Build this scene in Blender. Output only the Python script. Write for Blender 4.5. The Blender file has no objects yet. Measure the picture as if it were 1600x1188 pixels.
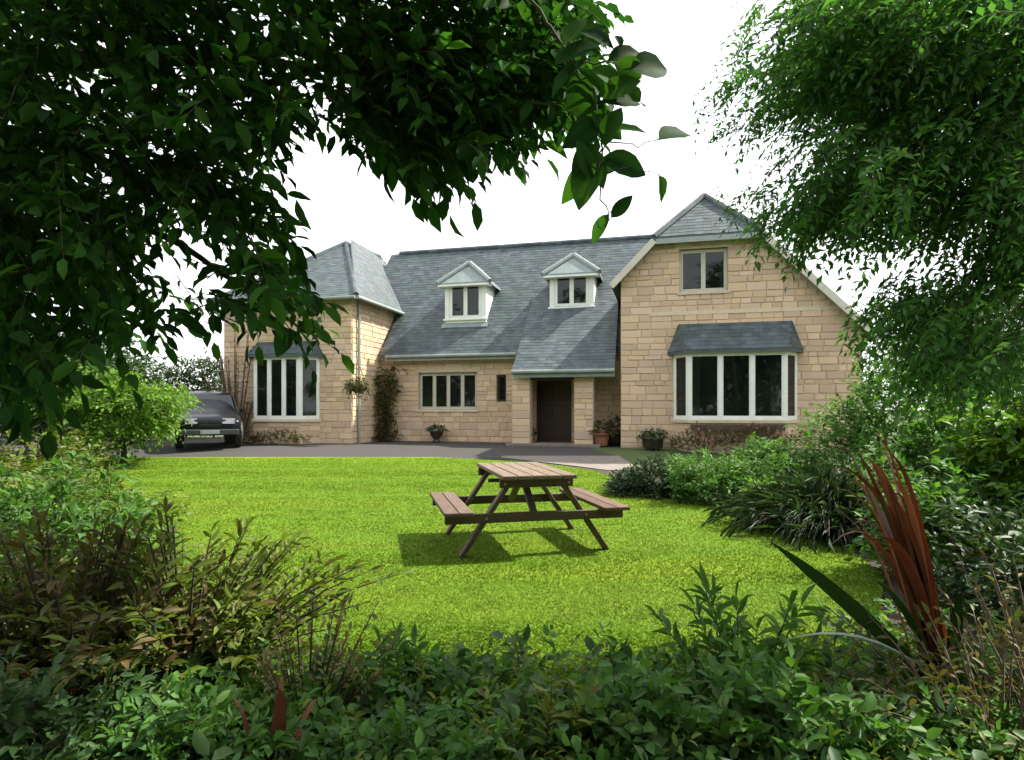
import bpy, math, random
import numpy as np
from mathutils import Vector, Matrix

random.seed(11)
rng = np.random.default_rng(11)
S = bpy.context.scene
COL = S.collection
R = math.radians

# ------------------------------------------------------------------ camera
FPX, HC, V0 = 950.0, 1.45, 640.0          # focal length in photo pixels, eye height, horizon row
cd = bpy.data.cameras.new('camera')
cam = bpy.data.objects.new('camera', cd)
COL.objects.link(cam)
cam.location = (0, 0, HC)
cam.rotation_euler = (R(90), 0, 0)
cd.sensor_width = 36
cd.lens = FPX / 1600 * 36
cd.shift_y = (V0 - 594) / 1600
cd.clip_start = 0.05
cd.clip_end = 2000
S.camera = cam

# ------------------------------------------------------------------ sky and sun
SUN_EL, SUN_AZ = R(50), R(21)             # azimuth measured from +X towards +Y
to_sun = Vector((math.cos(SUN_EL) * math.cos(SUN_AZ), math.cos(SUN_EL) * math.sin(SUN_AZ), math.sin(SUN_EL)))
wd = bpy.data.worlds.new('World')
S.world = wd
wd.use_nodes = True
nt = wd.node_tree
nt.nodes.clear()
w_out = nt.nodes.new('ShaderNodeOutputWorld')
w_bg = nt.nodes.new('ShaderNodeBackground')
w_sky = nt.nodes.new('ShaderNodeTexSky')
w_sky.sky_type = 'NISHITA'
w_sky.sun_disc = False
w_sky.sun_elevation = SUN_EL
w_sky.sun_rotation = math.pi / 2 - SUN_AZ
w_sky.dust_density = 2.0
w_tc = nt.nodes.new('ShaderNodeTexCoord')
w_no = nt.nodes.new('ShaderNodeTexNoise')
w_no.inputs['Scale'].default_value = 3.0
w_no.inputs['Detail'].default_value = 6
w_rp = nt.nodes.new('ShaderNodeMapRange')
w_rp.inputs[1].default_value = 0.3
w_rp.inputs[2].default_value = 0.62
w_rp.inputs[3].default_value = 0.78
w_rp.inputs[4].default_value = 1.0
w_mx = nt.nodes.new('ShaderNodeMix')
w_mx.data_type = 'RGBA'
w_mx.inputs[7].default_value = (5.6, 5.7, 5.8, 1)    # thin bright cloud over the whole sky
nt.links.new(w_tc.outputs['Generated'], w_no.inputs['Vector'])
nt.links.new(w_no.outputs['Fac'], w_rp.inputs[0])
nt.links.new(w_rp.outputs[0], w_mx.inputs[0])
nt.links.new(w_sky.outputs[0], w_mx.inputs[6])
nt.links.new(w_mx.outputs[2], w_bg.inputs['Color'])
nt.links.new(w_bg.outputs[0], w_out.inputs['Surface'])
w_bg.inputs['Strength'].default_value = 0.14
sl = bpy.data.lights.new('sun', 'SUN')
sl.energy = 4.8
sl.angle = R(1.2)
sl.color = (1.0, 0.94, 0.84)
sun = bpy.data.objects.new('sun', sl)
COL.objects.link(sun)
sun.rotation_euler = (-to_sun).to_track_quat('-Z', 'Y').to_euler()
sun.location = (20, 5, 30)
S.view_settings.view_transform = 'Standard'
S.view_settings.look = 'None'
S.view_settings.gamma = 1
S.view_settings.use_curve_mapping = False
S.view_settings.exposure = 1.35

# ------------------------------------------------------------------ helpers: objects
def tag(o, label=None, cat=None, group=None, kind=None):
    if label: o['label'] = label
    if cat: o['category'] = cat
    if group: o['group'] = group
    if kind: o['kind'] = kind
    return o

def empty(name, loc, label, cat, group=None, rz=0.0):
    o = bpy.data.objects.new(name, None)
    COL.objects.link(o)
    o.location = loc
    o.rotation_euler = (0, 0, rz)
    o.empty_display_size = 0.2
    return tag(o, label, cat, group)

def link(name, me, m=None, parent=None, kind=None):
    if m is not None and not me.materials:
        me.materials.append(m)
    o = bpy.data.objects.new(name, me)
    COL.objects.link(o)
    if parent is not None:
        o.parent = parent
    if kind: o['kind'] = kind
    return o

def np_mesh(name, V, F):
    """V (n,3) floats, F (m,k) ints with k = 3 or 4"""
    V = np.asarray(V, dtype=np.float32).reshape(-1, 3)
    F = np.asarray(F, dtype=np.int32)
    k = F.shape[1]
    me = bpy.data.meshes.new(name)
    me.vertices.add(len(V))
    me.vertices.foreach_set('co', V.ravel())
    me.loops.add(F.size)
    me.loops.foreach_set('vertex_index', F.ravel())
    me.polygons.add(len(F))
    me.polygons.foreach_set('loop_start', np.arange(0, F.size, k, dtype=np.int32))
    me.update(calc_edges=True)
    me.validate()
    return me

class MB:
    """collects faces and links them as one mesh"""
    def __init__(self, M=None):
        self.v, self.f, self.M = [], [], M
    def add(self, vs, fs):
        n = len(self.v)
        for p in vs:
            p = Vector(p)
            self.v.append(self.M @ p if self.M else p)
        for f in fs:
            self.f.append([n + i for i in f])
        return self
    def hexa(self, b, t):
        """two rings of four points, bottom and top, both counter-clockwise from above"""
        self.add(list(b) + list(t), [(3, 2, 1, 0), (4, 5, 6, 7), (0, 1, 5, 4), (1, 2, 6, 5), (2, 3, 7, 6), (3, 0, 4, 7)])
        return self
    def box(self, x0, x1, y0, y1, z0, z1):
        return self.hexa([(x0, y0, z0), (x1, y0, z0), (x1, y1, z0), (x0, y1, z0)],
                         [(x0, y0, z1), (x1, y0, z1), (x1, y1, z1), (x0, y1, z1)])
    def beam(self, a, b, w, h, up=(0, 0, 1)):
        a, b = Vector(a), Vector(b)
        d = (b - a).normalized()
        s = d.cross(Vector(up)).normalized()
        u = s.cross(d).normalized()
        s, u = s * w / 2, u * h / 2
        self.add([a - s - u, a + s - u, a + s + u, a - s + u, b - s - u, b + s - u, b + s + u, b - s + u],
                 [(0, 1, 2, 3), (7, 6, 5, 4), (0, 4, 5, 1), (1, 5, 6, 2), (2, 6, 7, 3), (3, 7, 4, 0)])
        return self
    def tube(self, pts, rad, n=8, cap=True):
        pts = [Vector(p) for p in pts]
        rings = []
        up = Vector((0.31, 0.17, 0.93)).normalized()
        for i, p in enumerate(pts):
            d = (pts[min(i + 1, len(pts) - 1)] - pts[max(i - 1, 0)]).normalized()
            s = d.cross(up)
            s = s.normalized() if s.length > 1e-4 else Vector((1, 0, 0))
            u = s.cross(d).normalized()
            r = rad[i] if hasattr(rad, '__len__') else rad
            rings.append([p + (s * math.cos(2 * math.pi * k / n) + u * math.sin(2 * math.pi * k / n)) * r for k in range(n)])
        vs = [q for r_ in rings for q in r_]
        fs = []
        for i in range(len(pts) - 1):
            for k in range(n):
                a, b = i * n + k, i * n + (k + 1) % n
                fs.append((a, b, b + n, a + n))
        if cap:
            fs.append(tuple(reversed(range(n))))
            fs.append(tuple(range((len(pts) - 1) * n, len(pts) * n)))
        return self.add(vs, fs)
    def lathe(self, prof, n=20, c=(0, 0, 0)):
        """prof: (radius, z) from bottom to top"""
        vs, fs = [], []
        for r, z in prof:
            for k in range(n):
                a = 2 * math.pi * k / n
                vs.append((c[0] + r * math.cos(a), c[1] + r * math.sin(a), c[2] + z))
        for i in range(len(prof) - 1):
            for k in range(n):
                a, b = i * n + k, i * n + (k + 1) % n
                fs.append((a, b, b + n, a + n))
        fs.append(tuple(reversed(range(n))))
        fs.append(tuple(range((len(prof) - 1) * n, len(prof) * n)))
        return self.add(vs, fs)
    def mesh(self, name):
        me = bpy.data.meshes.new(name)
        me.from_pydata([tuple(p) for p in self.v], [], self.f)
        me.update()
        return me
    def build(self, name, m, parent=None, kind=None, smooth=False, bevel=0.0, seg=1):
        me = self.mesh(name)
        o = link(name, me, m, parent, kind)
        if smooth:
            for p in me.polygons: p.use_smooth = True
        if bevel:
            b = o.modifiers.new('bevel', 'BEVEL')
            b.width = bevel
            b.segments = seg
            b.limit_method = 'ANGLE'
        return o

# ------------------------------------------------------------------ helpers: materials
def nodes_of(name):
    m = bpy.data.materials.new(name)
    m.use_nodes = True
    t = m.node_tree
    return m, t, t.nodes['Principled BSDF'], t.nodes['Material Output']

def surf(name, c1, c2, scale=4.0, rough=0.7, bump=0.0, bscale=None, stretch=(1, 1, 1), island=0.0, obj=0.0,
         metal=0.0, spec=0.5, contrast=(0.35, 0.65), c3=None, s3=0.6, coords='Object'):
    """noise between two colours, a slow second noise towards c3, a value step per loose piece / per object"""
    m, t, b, out = nodes_of(name)
    L, N = t.links.new, t.nodes.new
    tc = N('ShaderNodeTexCoord')
    mp = N('ShaderNodeMapping')
    mp.inputs['Scale'].default_value = stretch
    L(tc.outputs[coords], mp.inputs['Vector'])
    no = N('ShaderNodeTexNoise')
    no.inputs['Scale'].default_value = scale
    no.inputs['Detail'].default_value = 7
    no.inputs['Roughness'].default_value = 0.62
    L(mp.outputs[0], no.inputs['Vector'])
    mr = N('ShaderNodeMapRange')
    mr.inputs[1].default_value, mr.inputs[2].default_value = contrast
    L(no.outputs['Fac'], mr.inputs[0])
    mx = N('ShaderNodeMix'); mx.data_type = 'RGBA'
    mx.inputs[6].default_value = (*c1, 1); mx.inputs[7].default_value = (*c2, 1)
    L(mr.outputs[0], mx.inputs[0])
    col = mx.outputs[2]
    if c3:
        n3 = N('ShaderNodeTexNoise'); n3.inputs['Scale'].default_value = s3; n3.inputs['Detail'].default_value = 4
        L(mp.outputs[0], n3.inputs['Vector'])
        r3 = N('ShaderNodeMapRange'); r3.inputs[1].default_value, r3.inputs[2].default_value = 0.45, 0.7
        L(n3.outputs['Fac'], r3.inputs[0])
        m3 = N('ShaderNodeMix'); m3.data_type = 'RGBA'; m3.inputs[7].default_value = (*c3, 1)
        L(r3.outputs[0], m3.inputs[0]); L(col, m3.inputs[6])
        col = m3.outputs[2]
    if island or obj:
        fac = None
        if island:
            g = N('ShaderNodeNewGeometry'); fac = g.outputs['Random Per Island']
        if obj:
            oi = N('ShaderNodeObjectInfo')
            if fac is None: fac = oi.outputs['Random']
            else:
                ad = N('ShaderNodeMath'); ad.operation = 'ADD'; L(fac, ad.inputs[0]); L(oi.outputs['Random'], ad.inputs[1])
                fr = N('ShaderNodeMath'); fr.operation = 'FRACT'; L(ad.outputs[0], fr.inputs[0]); fac = fr.outputs[0]
        k = max(island, obj)
        r2 = N('ShaderNodeMapRange'); r2.inputs[3].default_value = 1 - k; r2.inputs[4].default_value = 1 + k
        L(fac, r2.inputs[0])
        hs = N('ShaderNodeHueSaturation')
        L(r2.outputs[0], hs.inputs['Value']); L(col, hs.inputs['Color'])
        mu = N('ShaderNodeMath'); mu.operation = 'MULTIPLY'; mu.inputs[1].default_value = 7.31; L(fac, mu.inputs[0])
        f2 = N('ShaderNodeMath'); f2.operation = 'FRACT'; L(mu.outputs[0], f2.inputs[0])
        r5 = N('ShaderNodeMapRange'); r5.inputs[3].default_value = 1 - k * .9; r5.inputs[4].default_value = 1 + k * .5
        L(f2.outputs[0], r5.inputs[0]); L(r5.outputs[0], hs.inputs['Saturation'])
        r6 = N('ShaderNodeMapRange'); r6.inputs[3].default_value = .5 - k * .05; r6.inputs[4].default_value = .5 + k * .05
        L(f2.outputs[0], r6.inputs[0]); L(r6.outputs[0], hs.inputs['Hue'])
        col = hs.outputs[0]
    L(col, b.inputs['Base Color'])
    b.inputs['Roughness'].default_value = rough
    b.inputs['Metallic'].default_value = metal
    b.inputs['Specular IOR Level'].default_value = spec
    if bump:
        bn = N('ShaderNodeTexNoise'); bn.inputs['Scale'].default_value = bscale or scale * 3; bn.inputs['Detail'].default_value = 6
        L(mp.outputs[0], bn.inputs['Vector'])
        bp = N('ShaderNodeBump'); bp.inputs['Strength'].default_value = bump; bp.inputs['Distance'].default_value = 0.02
        L(bn.outputs['Fac'], bp.inputs['Height']); L(bp.outputs[0], b.inputs['Normal'])
    return m

def leafmat(name, cols, trans=0.35, rough=0.5, tint=(1.35, 1.45, 0.55), spec=0.16):
    """colour picked per leaf from COLS, with light coming through the blade"""
    m, t, b, out = nodes_of(name)
    L, N = t.links.new, t.nodes.new
    g = N('ShaderNodeNewGeometry')
    oi = N('ShaderNodeObjectInfo')
    ad = N('ShaderNodeMath'); ad.operation = 'ADD'; L(g.outputs['Random Per Island'], ad.inputs[0]); L(oi.outputs['Random'], ad.inputs[1])
    fr = N('ShaderNodeMath'); fr.operation = 'FRACT'; L(ad.outputs[0], fr.inputs[0])
    rp = N('ShaderNodeValToRGB')
    e = rp.color_ramp.elements
    e[0].position, e[0].color = 0.0, (*cols[0], 1)
    e[1].position, e[1].color = 1.0, (*cols[-1], 1)
    for i, c in enumerate(cols[1:-1]):
        x = e.new((i + 1) / (len(cols) - 1)); x.color = (*c, 1)
    L(fr.outputs[0], rp.inputs[0])
    tc = N('ShaderNodeTexCoord')
    no = N('ShaderNodeTexNoise'); no.inputs['Scale'].default_value = 2.2; no.inputs['Detail'].default_value = 4
    L(tc.outputs['Object'], no.inputs['Vector'])
    mr = N('ShaderNodeMapRange'); mr.inputs[1].default_value, mr.inputs[2].default_value = .3, .7
    mr.inputs[3].default_value, mr.inputs[4].default_value = .65, 1.3
    L(no.outputs['Fac'], mr.inputs[0])
    hs = N('ShaderNodeHueSaturation'); L(rp.outputs[0], hs.inputs['Color']); L(mr.outputs[0], hs.inputs['Value'])
    L(hs.outputs[0], b.inputs['Base Color'])
    b.inputs['Roughness'].default_value = rough
    b.inputs['Specular IOR Level'].default_value = spec
    tr = N('ShaderNodeBsdfTranslucent')
    mt = N('ShaderNodeMix'); mt.data_type = 'RGBA'; mt.blend_type = 'MULTIPLY'; mt.inputs[0].default_value = 1
    mt.inputs[7].default_value = (*tint, 1); L(hs.outputs[0], mt.inputs[6]); L(mt.outputs[2], tr.inputs['Color'])
    ms = N('ShaderNodeMixShader'); ms.inputs[0].default_value = trans
    L(b.outputs[0], ms.inputs[1]); L(tr.outputs[0], ms.inputs[2]); L(ms.outputs[0], out.inputs['Surface'])
    return m

M = {}
M['stone'] = surf('sandstone', (.50, .36, .225), (.57, .43, .28), 5, .88, .7, 14, island=.14, obj=.14, c3=(.52, .375, .265), s3=.7)
M['mortar'] = surf('lime mortar', (.42, .325, .22), (.50, .40, .28), 6, .92, .5, 30)
M['dressed'] = surf('dressed stone', (.46, .38, .27), (.53, .45, .33), 5, .85, .3, 25, obj=.08)
M['slate'] = surf('slate', (.036, .052, .060), (.066, .086, .095), 3.5, .58, .3, 20, island=.30, c3=(.044, .072, .064), s3=.9, spec=.4)
M['lead_sunlit_slate'] = surf('roof lead', (.14, .18, .17), (.20, .235, .225), 5, .45, .1)  # lead for flashing; on dormer roofs it is slate with sunlight in its colour
M['white'] = surf('white paint', (.62, .66, .60), (.70, .72, .67), 3, .42, .05, 20)
M['cream'] = surf('cream board', (.43, .41, .34), (.52, .49, .41), 3, .6, .1, 20)
M['gutter'] = surf('grey gutter', (.20, .23, .22), (.26, .29, .28), 3, .45)
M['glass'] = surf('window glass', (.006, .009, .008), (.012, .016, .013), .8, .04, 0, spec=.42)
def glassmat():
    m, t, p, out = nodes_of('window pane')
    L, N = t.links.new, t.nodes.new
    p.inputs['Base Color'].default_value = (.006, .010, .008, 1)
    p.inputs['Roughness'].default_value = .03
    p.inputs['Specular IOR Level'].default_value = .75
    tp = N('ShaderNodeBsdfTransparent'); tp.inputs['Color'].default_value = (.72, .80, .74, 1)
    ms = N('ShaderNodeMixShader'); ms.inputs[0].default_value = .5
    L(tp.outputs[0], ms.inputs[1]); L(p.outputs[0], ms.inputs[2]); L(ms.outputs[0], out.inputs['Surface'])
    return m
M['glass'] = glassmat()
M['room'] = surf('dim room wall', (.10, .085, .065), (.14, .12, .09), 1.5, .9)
M['curtain'] = surf('curtain cloth', (.42, .42, .36), (.52, .50, .44), 3, .9, .2, 10, stretch=(18, 18, 1))
M['door'] = surf('dark stained door', (.030, .016, .009), (.050, .026, .014), 4, .45, .15, 20, stretch=(6, 6, 1))
M['brass'] = surf('brass', (.45, .32, .12), (.55, .40, .16), 6, .3, metal=1)
M['gravel'] = surf('gravel', (.040, .037, .038), (.088, .083, .082), 40, .95, .9, 45, spec=.08, c3=(.06, .06, .05), s3=.5)
M['paving'] = surf('paving stone', (.13, .112, .092), (.19, .16, .13), 4, .9, .3, 25, obj=.15)
M['soil'] = surf('soil', (.020, .014, .009), (.045, .032, .020), 18, .98, .9, 30)
M['field'] = surf('rough grass', (.035, .06, .012), (.06, .095, .02), 2.0, .95, .5, 25)
M['lawn'] = surf('lawn', (.081, .148, .012), (.106, .178, .015), 3.0, .95, .4, 40, spec=.06, stretch=(.35, 1.6, 1), c3=(.132, .182, .016), s3=.9)
M['bark'] = surf('bark', (.028, .020, .013), (.07, .052, .035), 9, .95, .9, 20, stretch=(1, 1, .25))
M['twig'] = surf('twig bark', (.03, .026, .012), (.06, .045, .025), 12, .9)
M['pale_twig'] = surf('dry stem', (.06, .046, .028), (.13, .10, .06), 12, .9)
M['plank'] = surf('weathered plank', (.115, .084, .058), (.175, .13, .092), 5, .72, .5, 16, stretch=(9, .8, 9), obj=.14, spec=.22)
M['seat'] = surf('darker worn plank', (.085, .055, .038), (.135, .092, .066), 5, .72, .5, 16, stretch=(9, .8, 9), obj=.14, spec=.2)
M['stain'] = surf('dark stained timber', (.045, .024, .014), (.085, .046, .027), 6, .6, .4, 16, stretch=(4, 4, 4), obj=.15)
M['bolt'] = surf('galvanised bolt', (.3, .3, .3), (.4, .4, .4), 8, .4, metal=1)
M['terracotta'] = surf('terracotta', (.20, .075, .04), (.29, .12, .065), 7, .85, .3)
M['darkpot'] = surf('dark glazed pot', (.035, .028, .02), (.06, .046, .032), 6, .4)
M['carpaint'] = surf('dark car paint', (.006, .007, .010), (.009, .010, .014), 3, .28, spec=.2)
M['carglass'] = surf('car glass', (.008, .009, .011), (.012, .013, .016), 2, .06, spec=.5)
M['tyre'] = surf('tyre rubber', (.012, .012, .012), (.022, .022, .022), 9, .9)
M['rim'] = surf('alloy rim', (.35, .35, .36), (.45, .45, .46), 5, .35, metal=.8)
M['chrome'] = surf('chrome', (.6, .6, .6), (.7, .7, .7), 5, .15, metal=1)
M['lamp'] = surf('headlamp glass', (.10, .105, .11), (.16, .165, .17), 8, .12, spec=.8)
M['plastic'] = surf('black plastic', (.015, .015, .015), (.03, .03, .03), 8, .6)
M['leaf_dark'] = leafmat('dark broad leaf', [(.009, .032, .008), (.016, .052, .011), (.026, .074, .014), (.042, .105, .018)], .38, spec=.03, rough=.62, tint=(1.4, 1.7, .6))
M['leaf_ash'] = leafmat('feathery leaf', [(.042, .115, .030), (.064, .165, .042), (.095, .21, .05), (.052, .14, .038)], .48, tint=(1.2, 1.4, .6))
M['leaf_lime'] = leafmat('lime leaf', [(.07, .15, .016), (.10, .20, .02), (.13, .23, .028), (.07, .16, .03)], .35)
M['leaf_mid'] = leafmat('mid green leaf', [(.034, .098, .018), (.058, .145, .026), (.095, .195, .038), (.046, .12, .03)], .35)
M['leaf_blue'] = leafmat('blue green leaf', [(.018, .040, .018), (.028, .058, .026), (.05, .085, .04)], .2)
M['leaf_olive'] = leafmat('olive leaf', [(.060, .10, .014), (.098, .155, .02), (.14, .185, .032), (.10, .09, .026)], .3)
M['leaf_brown'] = leafmat('brown tinged leaf', [(.07, .052, .018), (.11, .075, .03), (.07, .11, .02), (.125, .088, .036)], .25)
M['leaf_hedge'] = leafmat('hedge leaf', [(.022, .05, .012), (.035, .07, .016), (.05, .09, .02)], .25)
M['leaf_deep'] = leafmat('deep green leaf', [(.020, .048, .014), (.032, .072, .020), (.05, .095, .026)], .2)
M['leaf_climb'] = leafmat('climber leaf', [(.05, .06, .012), (.08, .085, .016), (.06, .045, .015), (.03, .05, .012)], .3)
M['blade_red'] = leafmat('red brown blade', [(.08, .032, .018), (.15, .064, .034), (.25, .13, .075)], .3, tint=(1.5, .8, .5))
M['blade_dark'] = leafmat('dark green blade', [(.016, .04, .012), (.028, .06, .018)], .2)
M['blade_pale'] = leafmat('pale grey green blade', [(.20, .27, .22), (.28, .34, .28)], .2, tint=(1, 1.1, .9))
M['seed'] = leafmat('beige seed head', [(.12, .11, .045), (.20, .165, .075), (.10, .11, .035)], .3, tint=(1.2, 1.1, .7))
M['petal'] = leafmat('pink petal', [(.30, .10, .10), (.42, .2, .18), (.45, .32, .25)], .3, tint=(1.2, 1, 1))
M['grass'] = leafmat('grass blade', [(.083, .151, .010), (.097, .169, .0125), (.113, .187, .016)], .28, rough=.7, tint=(1.2, 1.2, .6), spec=.06)

# ------------------------------------------------------------------ helpers: places
def W(u, v, D):
    """the point that the camera sees at photo pixel (u, v), D metres ahead"""
    return np.array([(u - 800) / FPX * D, D, HC + (V0 - v) / FPX * D])

def gz(y):
    """height of the ground: the lawn is flat and rises a little to the house"""
    k = min(1.0, max(0.0, (y - 15.5) / 4.0))
    return 0.25 * k * k * (3 - 2 * k)

def on_ground(u, v):
    y = FPX * HC / (v - V0)
    return (u - 800) / FPX * y, y

# ------------------------------------------------------------------ helpers: leaves and twigs
LEAF8 = np.array([(0, 0, 0), (.28, .40, .07), (.66, .38, .05), (1, 0, -.16), (.66, -.38, .05), (.28, -.40, .07), (.3, 0, -.02), (.68, 0, -.05)])
LEAF8F = np.array([(0, 1, 6), (1, 2, 7), (1, 7, 6), (2, 3, 7), (0, 6, 5), (6, 7, 4), (6, 4, 5), (7, 3, 4)])
LEAF5 = np.array([(0, 0, 0), (.45, .5, .08), (1, 0, -.08), (.45, -.5, .08), (.5, 0, -.03)])
LEAF5F = np.array([(0, 1, 4), (1, 2, 4), (2, 3, 4), (3, 0, 4)])

def unit(a):
    return a / np.maximum(np.linalg.norm(a, axis=-1, keepdims=True), 1e-9)

def leaf_arrays(P, ax, nr, Ln, Wd, fine=True):
    T, F = (LEAF8, LEAF8F) if fine else (LEAF5, LEAF5F)
    ax = unit(ax)
    sd = unit(np.cross(nr, ax))
    nr = unit(np.cross(ax, sd))
    Ln = np.broadcast_to(np.asarray(Ln, float), (len(P),))
    Wd = np.broadcast_to(np.asarray(Wd, float), (len(P),))
    V = (P[:, None, :] + T[None, :, 0:1] * (ax * Ln[:, None])[:, None, :] + T[None, :, 1:2] * (sd * Wd[:, None])[:, None, :]
         + T[None, :, 2:3] * (nr * Ln[:, None])[:, None, :])
    FF = F[None] + (np.arange(len(P)) * len(T))[:, None, None]
    return V.reshape(-1, 3), FF.reshape(-1, 3)

def twigs(starts, dirs, length, nleaf, lL, lW, droop=.3, spread=1.0, fine=True, t0=.1, jit=.35, up=1.0, hang=0.0):
    """leaves in two rows along many curved twigs; returns (V, F) of the leaves and of the stems"""
    n = len(starts)
    dirs = unit(dirs)
    length = np.broadcast_to(np.asarray(length, float), (n,)) * rng.uniform(.7, 1.25, n)
    def at(t):
        t = np.asarray(t)[None, :, None]
        return starts[:, None, :] + dirs[:, None, :] * (length[:, None, None] * t) + np.array([0, 0, -1.]) * (droop * length[:, None, None] * t * t)
    t = np.linspace(t0, 1, nleaf)
    P = at(t)
    tang = unit(dirs[:, None, :] + np.array([0, 0, -2.]) * (droop * t)[None, :, None])
    ref = np.array([0, 0, 1.]) + rng.normal(0, .45, (n, 1, 3))
    side = unit(np.cross(tang, ref))
    sgn = np.where(np.arange(nleaf) % 2 == 0, 1., -1.)[None, :, None]
    ax = tang * .75 + side * sgn * spread + rng.normal(0, jit, P.shape) + np.array([0, 0, -hang])
    ax[:, -1] = tang[:, -1] + rng.normal(0, jit * .5, tang[:, -1].shape)
    nr = np.array([0, 0, up]) + rng.normal(0, .5, P.shape)
    k = rng.uniform(.65, 1.2, (n, nleaf))
    LV, LF = leaf_arrays(P.reshape(-1, 3), ax.reshape(-1, 3), nr.reshape(-1, 3), (k * lL).ravel(), (k * lW).ravel(), fine)
    ts = np.linspace(0, 1, 4)
    C = at(ts)
    s2 = unit(np.cross(unit(dirs), np.array([.3, .2, .9])))
    u2 = unit(np.cross(s2, unit(dirs)))
    r = (length * .010)[:, None, None, None] * np.array([1., .8, .6, .3])[None, :, None, None]
    ang = np.array([0, 2.094, 4.189])
    ring = np.cos(ang)[None, None, :, None] * s2[:, None, None, :] + np.sin(ang)[None, None, :, None] * u2[:, None, None, :]
    SV = (C[:, :, None, :] + ring * r).reshape(-1, 3)
    fs = []
    for i in range(3):
        for j in range(3):
            a, b = i * 3 + j, i * 3 + (j + 1) % 3
            fs.append((a, b, b + 3, a + 3))
    SF = (np.array(fs)[None] + (np.arange(n) * 12)[:, None, None]).reshape(-1, 4)
    return LV, LF, SV, SF

def foliage(parent, starts, dirs, length, nleaf, lL, lW, m, name='foliage', stem=None, origin=None, **kw):
    LV, LF, SV, SF = twigs(starts, dirs, length, nleaf, lL, lW, **kw)
    o = np.array(origin if origin is not None else (0, 0, 0), float)
    a = link(name, np_mesh(name, LV - o, LF), m, parent, 'stuff')
    if stem:
        link('twigs', np_mesh('twigs', SV - o, SF), stem, parent, 'stuff')
    return a

def in_poly(u, v, poly):
    c = np.zeros(len(u), bool)
    n = len(poly)
    for i in range(n):
        x1, y1 = poly[i]
        x2, y2 = poly[(i + 1) % n]
        h = ((y1 > v) != (y2 > v)) & (u < (x2 - x1) * (v - y1) / ((y2 - y1) if y2 != y1 else 1e-9) + x1)
        c ^= h
    return c

def crown_points(poly, n, D0, D1, holes=()):
    """n points spread through the depth of a crown whose outline at D0..D1 metres is POLY"""
    xs = [p[0] for p in poly]; ys = [p[1] for p in poly]
    got = []
    while sum(len(g) for g in got) < n:
        u = rng.uniform(min(xs), max(xs), n * 2); v = rng.uniform(min(ys), max(ys), n * 2)
        k = in_poly(u, v, poly)
        for (hx, hy, hr, hk) in holes:
            k &= ~((((u - hx) / hr) ** 2 + ((v - hy) / (hr * hk)) ** 2) < 1)
        u, v = u[k], v[k]
        D = rng.uniform(D0, D1, len(u))
        got.append(np.stack([(u - 800) / FPX * D, D, HC + (V0 - v) / FPX * D], 1))
    return np.concatenate(got)[:n]

# ================================================================== the setting
def strips(name, rows, m, dz, nx=1, kind='structure'):
    """a sheet from rows (y, x_left, x_right)"""
    V, F = [], []
    for y, a, b in rows:
        for i in range(nx + 1):
            V.append((a + (b - a) * i / nx, y, gz(y) + dz))
    for j in range(len(rows) - 1):
        for i in range(nx):
            k = j * (nx + 1) + i
            F.append((k, k + 1, k + nx + 2, k + nx + 1))
    return link(name, np_mesh(name, V, F), m, None, kind)

strips('ground', [(y, -400, 400) for y in (-400, -40, 0, 15.5, 16.2, 17, 17.5, 18.2, 19, 19.6, 40, 700)], M['field'], -0.03)
strips('flower_bed', [(y, -9, 9) for y in (0.3, 3, 6, 9, 12, 15, 15.6)], M['soil'], -0.022)
LAWN = [(2.9, -2.0, 2.6), (3.6, -2.3, 2.5), (4.3, -2.7, 2.6), (5.3, -3.5, 3.25), (6.3, -4.2, 3.5), (7.2, -4.8, 3.5), (8.4, -5.6, 3.3),
        (9.6, -6.6, 2.75), (10.8, -7.5, 2.35), (13, -9.0, 2.2), (14.5, -11.5, 1.9), (15.6, -14, 1.3), (16.2, -15, .6), (16.7, -15.2, -.4), (17.05, -15.2, -1.3), (17.25, -15, -2.2)]
def lawn_edges(y):
    for (y0, a0, b0), (y1, a1, b1) in zip(LAWN, LAWN[1:]):
        if y0 <= y <= y1:
            k = (y - y0) / (y1 - y0)
            return a0 + (a1 - a0) * k, b0 + (b1 - b0) * k
    return None
lrows = [(y, *lawn_edges(y)) for y in np.linspace(2.9, 17.25, 48)]
strips('lawn', lrows, M['lawn'], 0.0, 6)
strips('driveway', [(17.0, -30, 3.1), (17.3, -30, 3.1), (17.6, -30, 3.0), (18, -30, 2.8), (18.4, -30, 2.6), (19, -30, 2.5), (19.6, -30, 2.5), (26, -30, 12)], M['gravel'], -0.010)
strips('path', [(14.6, 2.3, 3.5), (15.5, 1.75, 3.3), (16.2, 1.1, 3.2), (16.8, .3, 3.15), (17.2, -.3, 3.1), (17.5, -.3, 3.1)], M['paving'], -0.006)

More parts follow.
